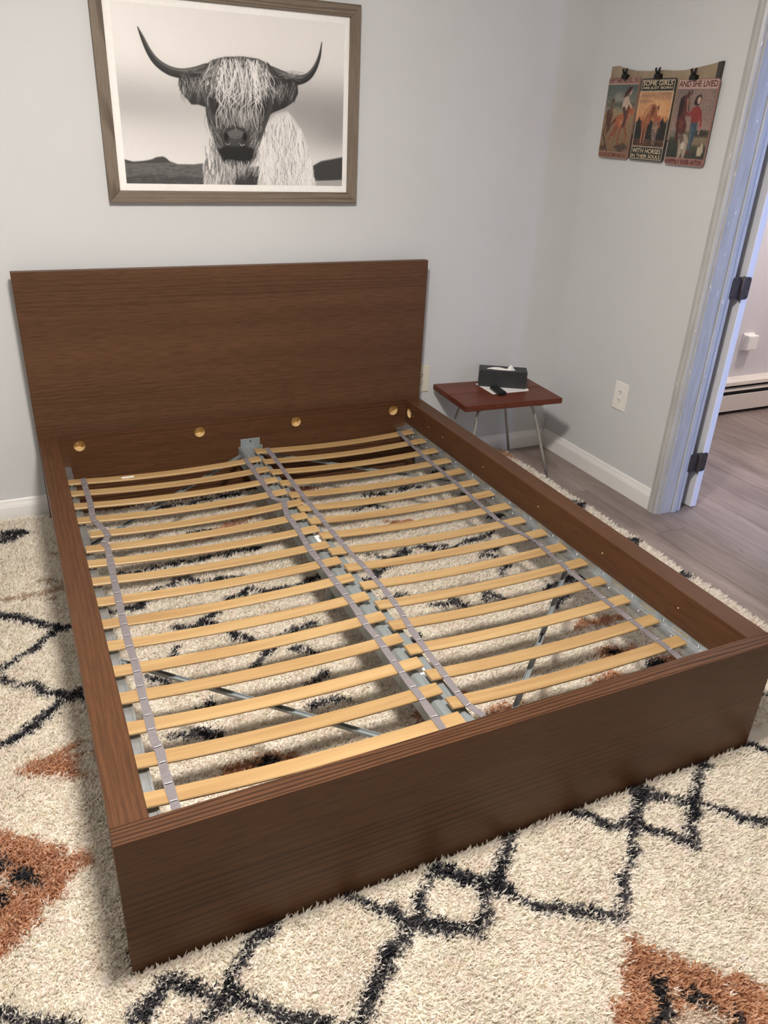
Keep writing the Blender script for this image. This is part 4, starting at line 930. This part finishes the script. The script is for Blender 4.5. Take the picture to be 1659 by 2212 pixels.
def pt3(cv, A):
    P, R = A; s = cv.w
    grad(cv, 0, 1, (150, 112, 104), (150, 112, 104)); grad(cv, .11, .62, (128, 110, 100), (168, 132, 118)); grad(cv, .60, .92, (110, 104, 78), (58, 60, 52))
    cv.ell(P((.68, .2))[0], (s*.3, s*.22), (160, 126, 114), .7, 30); cv.poly(P((.6, .60), (.75, .57), (1, .58), (1, .66), (.6, .66)), (62, 56, 50), .9, 6); cv.poly(P((.55, .66), (1, .65), (1, .75), (.6, .76)), (150, 126, 92), .8, 12); cv.ell(P((.15, .62))[0], (s*.2, s*.09), (150, 140, 126), .6, 14)
    cv.poly(P((.0, .70), (.3, .66), (.5, .72), (.5, .92), (0, .92)), (52, 58, 50), .8, 20)
    # horse, standing towards us
    cv.poly(P((.16, .20), (.26, .17), (.30, .14), (.33, .18), (.38, .30), (.40, .36), (.37, .41), (.31, .42), (.29, .36), (.34, .46), (.40, .52), (.40, .60), (.32, .64), (.20, .62), (.12, .54), (.12, .40), (.12, .28)), (98, 46, 38), 1, 4)
    cv.poly(P((.12, .22), (.20, .18), (.24, .26), (.20, .40), (.13, .46)), (44, 26, 26), .9, 6); cv.stroke(P((.31, .22), (.35, .36)), s*.035, (196, 140, 116), .8, 5); cv.stroke(P((.31, .13), (.33, .17)), s*.03, (80, 40, 34), 1, 3); cv.stroke(P((.39, .13), (.37, .17)), s*.03, (80, 40, 34), 1, 3)
    for q in (((.18, .58), (.20, .7)), ((.34, .58), (.35, .72))): cv.stroke(P(*q), s*.08, (92, 46, 38), 1, 4)
    cv.poly(P((.2, .45), (.32, .48), (.3, .58), (.2, .56)), (140, 66, 50), .7, 8)
    # woman
    cv.poly(P((.47, .33), (.56, .30), (.64, .31), (.70, .36), (.70, .46), (.66, .50), (.50, .50), (.48, .42)), (160, 52, 46), 1, 4); cv.stroke(P((.50, .34), (.44, .40), (.37, .40)), s*.06, (160, 54, 48), 1, 3); cv.stroke(P((.69, .37), (.74, .47), (.75, .55)), s*.055, (164, 56, 50), 1, 3); cv.stroke(P((.75, .55), (.74, .62)), s*.03, (196, 150, 126), 1, 3)
    cv.poly(P((.50, .22), (.54, .18), (.62, .17), (.66, .20), (.65, .26), (.60, .30), (.52, .29), (.48, .27)), (52, 34, 32), 1, 4); cv.ell(P((.60, .235))[0], (s*.045, s*.06), (206, 164, 140), 1, 3)
    cv.poly(P((.50, .49), (.67, .49), (.68, .58), (.64, .70), (.60, .82), (.52, .83), (.54, .70), (.50, .58)), (62, 82, 96), 1, 4); cv.stroke(P((.54, .55), (.56, .8)), s*.03, (110, 130, 140), .6, 4); cv.poly(P((.46, .83), (.60, .82), (.62, .86), (.48, .86)), (110, 60, 46), 1, 3)
    # dogs
    cv.poly(P((.28, .66), (.36, .62), (.46, .64), (.52, .70), (.52, .80), (.48, .92), (.42, .92), (.41, .84), (.36, .92), (.30, .92), (.29, .80), (.26, .72)), (176, 152, 130), 1, 5); cv.poly(P((.27, .66), (.36, .62), (.40, .7), (.32, .76)), (96, 72, 68), .8, 6); cv.ell(P((.4, .77))[0], (s*.05, s*.06), (220, 206, 190), .8, 5)
    cv.poly(P((.80, .76), (.86, .72), (.92, .75), (.94, .82), (.90, .88), (.80, .88), (.79, .81)), (196, 176, 144), 1, 4); cv.ell(P((.83, .75))[0], (s*.03, s*.04), (120, 84, 62), .9, 3)
    grad(cv, 0, .105, (206, 168, 154), (198, 160, 146)); grad(cv, .915, 1, (168, 116, 106), (162, 110, 100)); grain(cv, R)
def poster(name, yL, yR, zT, zB, fn, label, n, texts, skew=0.0, edge=None):
    xf = XC-0.0175; t = empty(name, (xf, (yL+yR)/2, zB), label, 'poster', 'clipped tin prints')
    wd, hg = yL-yR, zT-zB; r = 0.012; pts = []
    for (cy_, cz_, a0) in ((yR+r, zB+r, 180), (yL-r, zB+r, 270), (yL-r, zT-r, 0), (yR+r, zT-r, 90)):
        for q in range(5):
            a = math.radians(a0+q*22.5); pts.append((cy_+r*math.cos(a), cz_+r*math.sin(a)))
    prism('tin_plate', pts, 0, xf, xf+0.0045, edge or M['edge_dark'], t)
    painted_sheet('print', spaint(*n, fn), (xf-0.0006, yL-0.003, zT-0.003), (0, -1, 0), (0, 0, -1), wd-0.006, hg-0.006, M['tin'], t)
    for body, fx0, fx1, fz0, fz1, mt_, bold in texts:
        place_text(body, (xf-0.0016, yL-wd*fx0, zT-hg*fz1), (0, -1, 0), (0, 0, 1), wd*(fx1-fx0), hg*(fz1-fz0), mt_, t, bold)
    return t
RED = plain('maroon_ink', lin((86, 24, 30)), 0.6); CREAM = plain('cream_ink', lin((218, 200, 170)), 0.6); PINK = plain('pink_tin_edge', lin((150, 110, 100)), 0.5); BRN = plain('brown_ink', lin((96, 44, 30)), 0.6)
poster('tin_poster', 2.033, 1.838, 1.747, 1.436, pt1, 'tin poster of riders on galloping horses, dark red lettering', (96, 150), [('EVERYTHING WILL KILL YOU', .03, .97, .012, .07, RED, .01), ('SO CHOOSE SOMETHING FUN', .05, .95, .935, .985, BRN, .01)], edge=PINK)
poster('tin_poster', 1.829, 1.626, 1.739, 1.437, pt2, 'black bordered tin poster with horse bowing to child at sunset', (98, 150), [('SOME GIRLS', .08, .92, .03, .085, CREAM, .012), ('ARE JUST BORN', .08, .92, .097, .135, CREAM, .012), ('WITH HORSES', .08, .92, .85, .908, CREAM, .012), ('IN THEIR SOULS', .08, .92, .922, .965, CREAM, .012)])
poster('tin_poster', 1.613, 1.404, 1.733, 1.432, pt3, 'tin poster of woman in red top walking a brown horse', (102, 150), [('AND SHE LIVED', .03, .97, .02, .09, RED, .01), ('HAPPILY EVER AFTER', .03, .97, .93, .982, RED, .01)], edge=PINK)

# ------------------------------------------------------------------ rug
RX0, RX1, RY0, RY1, RZ = -0.60, 2.212, -0.80, 2.125, 0.006
rug = empty('shag_rug', ((RX0+RX1)/2, (RY0+RY1)/2, 0), 'cream shag rug with charcoal lattice lines and rust medallions under bed', 'rug')
box('rug_backing', (RX0, RY0, 0.0), (RX1, RY1, RZ), M['backing'], rug, 0.001)
FLZ = 0.030
def F(pts): return np.array([px(u, v, 2, FLZ)[:2] for u, v in pts])
DARK = [  # charcoal lines, read off the photograph as points on the pile
 [(277,2207),(300,2189),(330,2145),(345,2107)], [(354,2106),(396,2120),(437,2143),(469,2155),(496,2148),(533,2166),(579,2184),(652,2194),(689,2210),(740,2235)],
 [(469,2160),(441,2194),(418,2215),(395,2240)], [(487,2130),(510,2088),(528,2047),(556,2015),(580,1990)],
 [(720,1925),(745,1936),(790,1942),(817,1960),(854,1965),(881,1987)], [(877,1992),(867,2029),(840,2047),(826,2093),(803,2139),(790,2171),(767,2203),(745,2240)],
 [(941,1875),(909,1911),(900,1948),(904,1968),(881,1987)], [(941,1875),(978,1884),(1019,1900),(1051,1909)],
 [(1051,1909),(1069,1888),(1083,1852),(1092,1815),(1104,1790)], [(1051,1909),(1042,1957),(1033,1993),(1021,2016)], [(1021,2016),(991,2003),(941,1996),(881,1987)],
 [(1051,1909),(1083,1916),(1120,1929),(1152,1952),(1193,1959),(1238,1959),(1289,1968),(1330,1980)],
 [(1330,1980),(1335,1957),(1344,1916),(1339,1897),(1362,1856),(1367,1829),(1362,1797),(1367,1774),(1376,1724),(1371,1701)],
 [(1362,1778),(1330,1774),(1298,1776),(1266,1758),(1225,1742)], [(1367,1774),(1408,1788),(1458,1806),(1490,1815)], [(1371,1701),(1408,1710),(1440,1719),(1500,1730)],
 [(1495,1737),(1490,1783),(1490,1815)], [(1500,1730),(1508,1687),(1514,1645)], [(1505,1728),(1540,1742),(1577,1753),(1623,1767),(1670,1773)], [(1605,1600),(1659,1621),(1690,1632)],
 [(-30,1320),(10,1328),(56,1336),(102,1346),(136,1354),(165,1342)], [(136,1354),(102,1367),(77,1392),(51,1408),(20,1426),(-15,1450)],
 [(-20,1462),(36,1477),(66,1477),(92,1487),(128,1497),(190,1506)], [(184,1478),(136,1508),(102,1536),(72,1561),(41,1582),(-10,1610)],
 [(-20,2185),(46,2206),(100,2203),(150,2230)],
 # glimpsed between the slats
 [(258,1236),(300,1232),(340,1222),(388,1212),(470,1195),(560,1180)], [(340,1269),(373,1254),(391,1247),(445,1254),(520,1238)], [(237,1317),(294,1308),(340,1269)],
 [(499,1287),(539,1269),(566,1275),(620,1265),(690,1240)], [(373,1350),(395,1350),(410,1352),(430,1348),(445,1330),(499,1287)], [(502,1368),(554,1381)], [(626,1363),(640,1348),(674,1348),(700,1362)],
 [(376,1395),(372,1416)], [(445,1338),(502,1368)], [(545,1437),(572,1409),(626,1363)], [(632,1394),(690,1408)], [(316,1458),(367,1472)], [(427,1530),(460,1514)], [(370,1584),(420,1576),(478,1584)],
 [(660,1475),(690,1460),(705,1448)], [(670,1518),(740,1505)], [(740,1272),(790,1250),(830,1222),(880,1190)], [(800,1195),(845,1203),(880,1183),(960,1175)], [(830,1290),(870,1282)], [(815,1232),(840,1218)],
 [(920,1200),(960,1185),(1000,1170),(1060,1150)], [(1040,1196),(1070,1200)], [(935,1305),(965,1305),(975,1290),(1000,1310)], [(945,1300),(968,1300)], [(1080,1235),(1090,1215),(1110,1200)],
 [(1040,1290),(1060,1276),(1090,1296)], [(905,1370),(880,1385)], [(1195,1305),(1215,1285),(1225,1265)], [(1225,1235),(1240,1248),(1255,1250)],
 [(780,1070),(830,1062),(875,1052),(905,1048)], [(760,1098),(800,1090),(830,1092)], [(1055,1115),(1090,1108)], [(310,1100),(350,1093),(400,1085),(470,1072),(520,1062)], [(930,1020),(960,1008),(980,1010)],
 [(1258,1092),(1250,1098)], [(1380,1162),(1365,1168)], [(1472,1232),(1500,1245)],
]
RUST = [  # rust / tan motifs
 [(1335,2012),(1380,2021),(1399,2048),(1458,2050),(1495,2080),(1527,2085),(1568,2112),(1600,2096),(1623,2121),(1700,2130),(1800,2260),(1700,2330),(1400,2320),(1339,2212),(1314,2172),(1348,2140),(1339,2080),(1357,2044)],
 [(-120,1760),(0,1779),(36,1807),(77,1792),(82,1817),(128,1817),(136,1848),(174,1828),(195,1853),(148,1879),(133,1930),(77,1961),(92,1981),(31,2022),(38,2038),(-5,2066),(-120,2080)],
 [(26,1664),(70,1640),(110,1622),(150,1600),(178,1590),(168,1612),(150,1622),(172,1630),(140,1642),(194,1666),(110,1674),(60,1672)], [(188,1622),(208,1606),(230,1600),(214,1628)],
 [(454,1678),(500,1648),(560,1626),(647,1618),(640,1640),(560,1660),(500,1678)], [(1232,1350),(1262,1334),(1310,1328),(1358,1316),(1362,1324),(1300,1346),(1240,1354)], [(1280,1414),(1300,1390),(1330,1396),(1368,1388),(1375,1402),(1330,1425),(1290,1422)], [(1270,1470),(1300,1445),(1340,1450),(1330,1468)], [(1395,1435),(1420,1412),(1465,1412),(1450,1432)],
 [(890,1550),(900,1515),(920,1520),(925,1550)], [(962,1500),(966,1474),(990,1485),(1016,1496),(1000,1508)], [(1040,1560),(1060,1520),(1130,1510),(1110,1550)], [(380,1165),(460,1135),(560,1110),(520,1130),(430,1165)], [(620,1055),(660,1045),(690,1050),(640,1066)],
 [(1600,1330),(1625,1345),(1660,1372),(1630,1372),(1590,1345)], [(1060,963),(1120,985),(1135,995),(1090,985)], [(830,1120),(900,1118),(890,1128),(840,1130)], [(460,1085),(540,1075),(520,1090),(470,1096)],
]
DARK_XY = [  # the lattice goes on beside the bed, where the rail hides it (metres)
 [(2.20,1.43),(2.05,1.37),(1.90,1.28),(1.72,1.25),(1.55,1.20)], [(1.72,1.25),(1.90,1.19),(2.05,1.11),(2.20,1.06)], [(2.20,1.06),(2.05,0.98),(1.90,0.93),(1.72,0.91),(1.6,0.88)], [(1.72,0.91),(1.88,0.86),(2.05,0.80),(2.20,0.75)],
 [(1.90,1.28),(1.98,1.23),(1.90,1.19),(1.82,1.23)], [(1.90,0.93),(1.98,0.90),(1.88,0.86),(1.81,0.89)], [(1.72,1.70),(1.95,1.62),(2.10,1.50),(2.20,1.43)], [(1.80,0.20),(1.95,0.10),(2.10,0.02),(2.21,-0.05)],
 [(-0.25,1.55),(-0.42,1.50),(-0.60,1.46)], [(-0.25,1.33),(-0.42,1.36),(-0.60,1.46)], [(-0.24,1.28),(-0.42,1.22),(-0.60,1.20)], [(-0.24,0.78),(-0.42,0.86),(-0.60,0.90)],
 [(1.1,-0.62),(0.95,-0.74),(0.86,-0.80)], [(1.75,-0.2),(1.9,-0.32),(2.05,-0.36),(2.21,-0.42)], [(1.62,-0.42),(1.8,-0.52),(2.0,-0.5),(2.21,-0.6)]]
TAN = [[(-20,1294),(56,1278),(90,1270),(140,1259),(150,1266),(90,1280),(0,1300)], [(70,1250),(130,1248),(140,1256),(90,1262)], [(75,1292),(120,1286),(110,1298)], [(103,1190),(128,1186),(130,1196),(108,1196)]]
CORE = [  # charcoal hearts of the medallions
 [(1400,2110),(1430,2104),(1446,2150),(1440,2200),(1420,2230),(1400,2215),(1412,2170)], [(1475,2140),(1500,2132),(1545,2165),(1540,2178),(1490,2160)], [(1555,2178),(1590,2176),(1615,2200),(1600,2215),(1570,2200)],
 [(20,1876),(60,1872),(80,1886),(76,1902),(40,1906),(18,1900)], [(-40,1842),(14,1848),(18,1868),(-20,1876)], [(-40,1930),(18,1928),(22,1944),(-10,1956)],
 [(530,1650),(560,1630),(600,1630),(610,1645),(560,1655)], [(1305,1410),(1318,1398),(1335,1400),(1330,1412)], [(0,1145),(40,1138),(72,1145),(60,1152),(20,1168),(-10,1172)], [(880,1580),(900,1560),(910,1590)], [(1390,1425),(1425,1415),(1440,1430),(1410,1445)], [(395,1150),(460,1136),(450,1146),(410,1158)],
]
HEART = [[(1436,2172),(1480,2168),(1545,2185),(1590,2222),(1560,2260),(1450,2260)], [(-40,1880),(14,1884),(18,1912),(-40,1925)]]
def seg_dist(P, line):
    d = np.full(len(P), 1e9)
    for a, b in zip(line[:-1], line[1:]):
        ab = b-a; t = np.clip(((P-a)@ab)/(ab@ab+1e-12), 0, 1); d = np.minimum(d, np.hypot(*(P-a-t[:, None]*ab).T))
    return d
def inside(P, poly):
    x_, y_ = P.T; r_ = np.zeros(len(P), bool)
    for a, b in zip(poly, np.roll(poly, -1, 0)):
        r_ ^= ((a[1] > y_) != (b[1] > y_)) & (x_ < (b[0]-a[0])*(y_-a[1])/(b[1]-a[1]+1e-12)+a[0])
    return r_
def scatter(x0, x1, y0, y1, s):
    nx, ny = int((x1-x0)/s), int((y1-y0)/s); gx, gy = np.meshgrid(np.arange(nx), np.arange(ny))
    p = np.stack([x0+(gx+0.5+0.5*(gy % 2)*0.9)*s, y0+(gy+0.5)*s], -1).reshape(-1, 2); return p+rng.uniform(-0.42, 0.42, p.shape)*s
P = np.vstack([scatter(RX0, RX1, RY0, 0.0, 0.0098), scatter(RX0, 0.0, 0.0, RY1, 0.0098), scatter(0.0, RX1, D, RY1, 0.0118)])
keep = (P[:, 0] < RX1-0.003) & (P[:, 1] < RY1-0.003)
keep &= ~((P[:, 0] > -0.006) & (P[:, 0] < W+0.006) & (((P[:, 1] > -0.006) & (P[:, 1] < D+0.006)) | ((P[:, 1] > LH-0.006) & (P[:, 1] < LH+0.04))))
P = P[keep]; n = len(P)
def colour(P):
    n = len(P)
    wob = P+np.stack([0.006*np.sin(P[:, 1]*61+2*np.sin(P[:, 0]*37)), 0.006*np.sin(P[:, 0]*57+2*np.sin(P[:, 1]*41))], -1)+rng.normal(0, 0.0035, P.shape)
    srgb = np.empty((n, 3)); srgb[:] = (253, 247, 237); srgb += rng.normal(0, 3, (n, 1))+rng.normal(0, 1.5, (n, 3))
    def setc(mask, cols, jit=7):
        k = mask.sum(); c = np.array(cols)[rng.integers(0, len(cols), k)]; srgb[mask] = c+rng.normal(0, jit, (k, 1))
    for q in TAN: setc(inside(wob, F(q)) & (rng.random(n) < 0.75), [(206, 186, 164), (194, 170, 146), (214, 194, 174)])
    for q in RUST: setc(inside(wob, F(q)) & (rng.random(n) < 0.97), [(220, 178, 146), (210, 164, 130), (200, 152, 118), (226, 188, 160)])
    for q in HEART: setc(inside(wob, F(q)) & (rng.random(n) < 0.9), [(238, 228, 214), (230, 216, 200)])
    for q in CORE: setc(inside(wob, F(q)) & (rng.random(n) < 0.93), [(52, 52, 58), (40, 40, 46), (74, 72, 76), (96, 92, 94)])
    dk = np.full(n, 1e9)
    for q in DARK: dk = np.minimum(dk, seg_dist(wob, F(q)))
    for q in DARK_XY: dk = np.minimum(dk, seg_dist(wob, np.array(q)))
    patch = np.sin(P[:, 0]*70+3*np.sin(P[:, 1]*33))*np.sin(P[:, 1]*64+3*np.sin(P[:, 0]*29))
    wid = 0.0118+0.0035*np.sin(P[:, 0]*43)*np.sin(P[:, 1]*39)
    setc((dk < wid) & (patch > 0.15), [(52, 52, 60), (40, 40, 46), (66, 66, 72)]); setc((dk < wid) & (patch <= 0.15), [(98, 96, 100), (74, 73, 78), (122, 118, 120), (58, 58, 64)])
    s_ = np.clip(srgb/255.0, 0, 1); return np.where(s_ <= 0.04045, s_/12.92, ((s_+0.055)/1.055)**2.4)
l_ = colour(P)
def footprint(P, e): return (P[:, 0] > -e) & (P[:, 0] < W+e) & (((P[:, 1] > -e) & (P[:, 1] < D+e)) | ((P[:, 1] > LH-e) & (P[:, 1] < LH+0.034+e)))
# the dense lower pile: a lumpy surface the tips rise from
gs = 0.0125; gx, gy = np.meshgrid(np.arange(RX0+0.006, RX1-0.004, gs), np.arange(RY0+0.006, RY1-0.004, gs))
GP = np.stack([gx, gy], -1).reshape(-1, 2); gz = 0.0185+rng.uniform(-0.003, 0.003, len(GP)); gcol = colour(GP)
gi = np.arange(len(GP)).reshape(gx.shape); gf = np.stack([gi[:-1, :-1], gi[:-1, 1:], gi[1:, 1:], gi[1:, :-1]], -1).reshape(-1, 4)
gf = gf[~footprint(GP, 0.004)[gf].any(1)]
GT = np.concatenate([gf[:, [0, 1, 2]], gf[:, [0, 2, 3]]])
# tufts: NB tapered ribbons each
NB = 9
ang = rng.uniform(0, 2*np.pi, (n, NB)); lean = rng.uniform(0.08, 0.60, (n, NB)); hgt = rng.uniform(0.021, 0.029, (n, NB))*(1+0.10*np.sin(P[:, 0:1]*21+1.5*np.sin(P[:, 1:]*17)))
comb = np.array([0.004, -0.006])   # the pile leans a touch towards the foot of the bed
bx_ = P[:, None, 0]+0.0030*np.cos(ang); by_ = P[:, None, 1]+0.0030*np.sin(ang)
tw = ang+np.pi/2+rng.uniform(-0.7, 0.7, (n, NB)); wd = rng.uniform(0.0026, 0.0042, (n, NB))
rows = []
for k, (f_, wf) in enumerate(((0.0, 0.8), (0.70, 1.1))):
    off = hgt*lean*f_**1.7; cx_ = bx_+np.cos(ang)*off+comb[0]*f_**1.5; cy_ = by_+np.sin(ang)*off+comb[1]*f_**1.5; cz_ = RZ-0.001+hgt*(f_-0.16*lean*f_**2)
    for s_ in (-1, 1): rows.append(np.stack([cx_+s_*np.cos(tw)*wd*wf*0.5*1.25, cy_+s_*np.sin(tw)*wd*wf*0.5*1.25, cz_], -1))
off = hgt*lean*1.08; rows.append(np.stack([bx_+np.cos(ang)*off+comb[0], by_+np.sin(ang)*off+comb[1], RZ-0.001+hgt*(1-0.18*lean)], -1))
nb = n*NB
V = np.concatenate([np.stack(rows, 2).reshape(-1, 3), np.c_[GP, gz]])-np.array(origin(rug))
tri = np.array([[0, 1, 3], [0, 3, 2], [2, 3, 4]])
Fc = np.concatenate([(np.arange(nb)[:, None, None]*5+tri[None]).reshape(-1), (GT+nb*5).reshape(-1)])
me = bpy.data.meshes.new('pile'); me.vertices.add(len(V)); me.vertices.foreach_set('co', V.astype(np.float32).ravel())
me.loops.add(len(Fc)); me.loops.foreach_set('vertex_index', Fc.astype(np.int32))
me.polygons.add(len(Fc)//3); me.polygons.foreach_set('loop_start', np.arange(0, len(Fc), 3, dtype=np.int32)); me.polygons.foreach_set('loop_total', np.full(len(Fc)//3, 3, np.int32))
me.update()
c4 = np.ones((nb, 5, 4), np.float32); c4[..., :3] = np.repeat(l_, NB, 0)[:, None, :]*rng.uniform(0.93, 1.05, (nb, 1, 1))
at = me.color_attributes.new('Col', 'FLOAT_COLOR', 'POINT'); g4 = np.ones((len(GP), 4), np.float32); g4[:, :3] = gcol
at.data.foreach_set('color', np.concatenate([c4.reshape(-1, 4), g4]).ravel())
pile = link('pile', me, M['pile'], rug); pile['kind'] = 'stuff'
print('tufts', n, 'pile tris', len(Fc)//3)
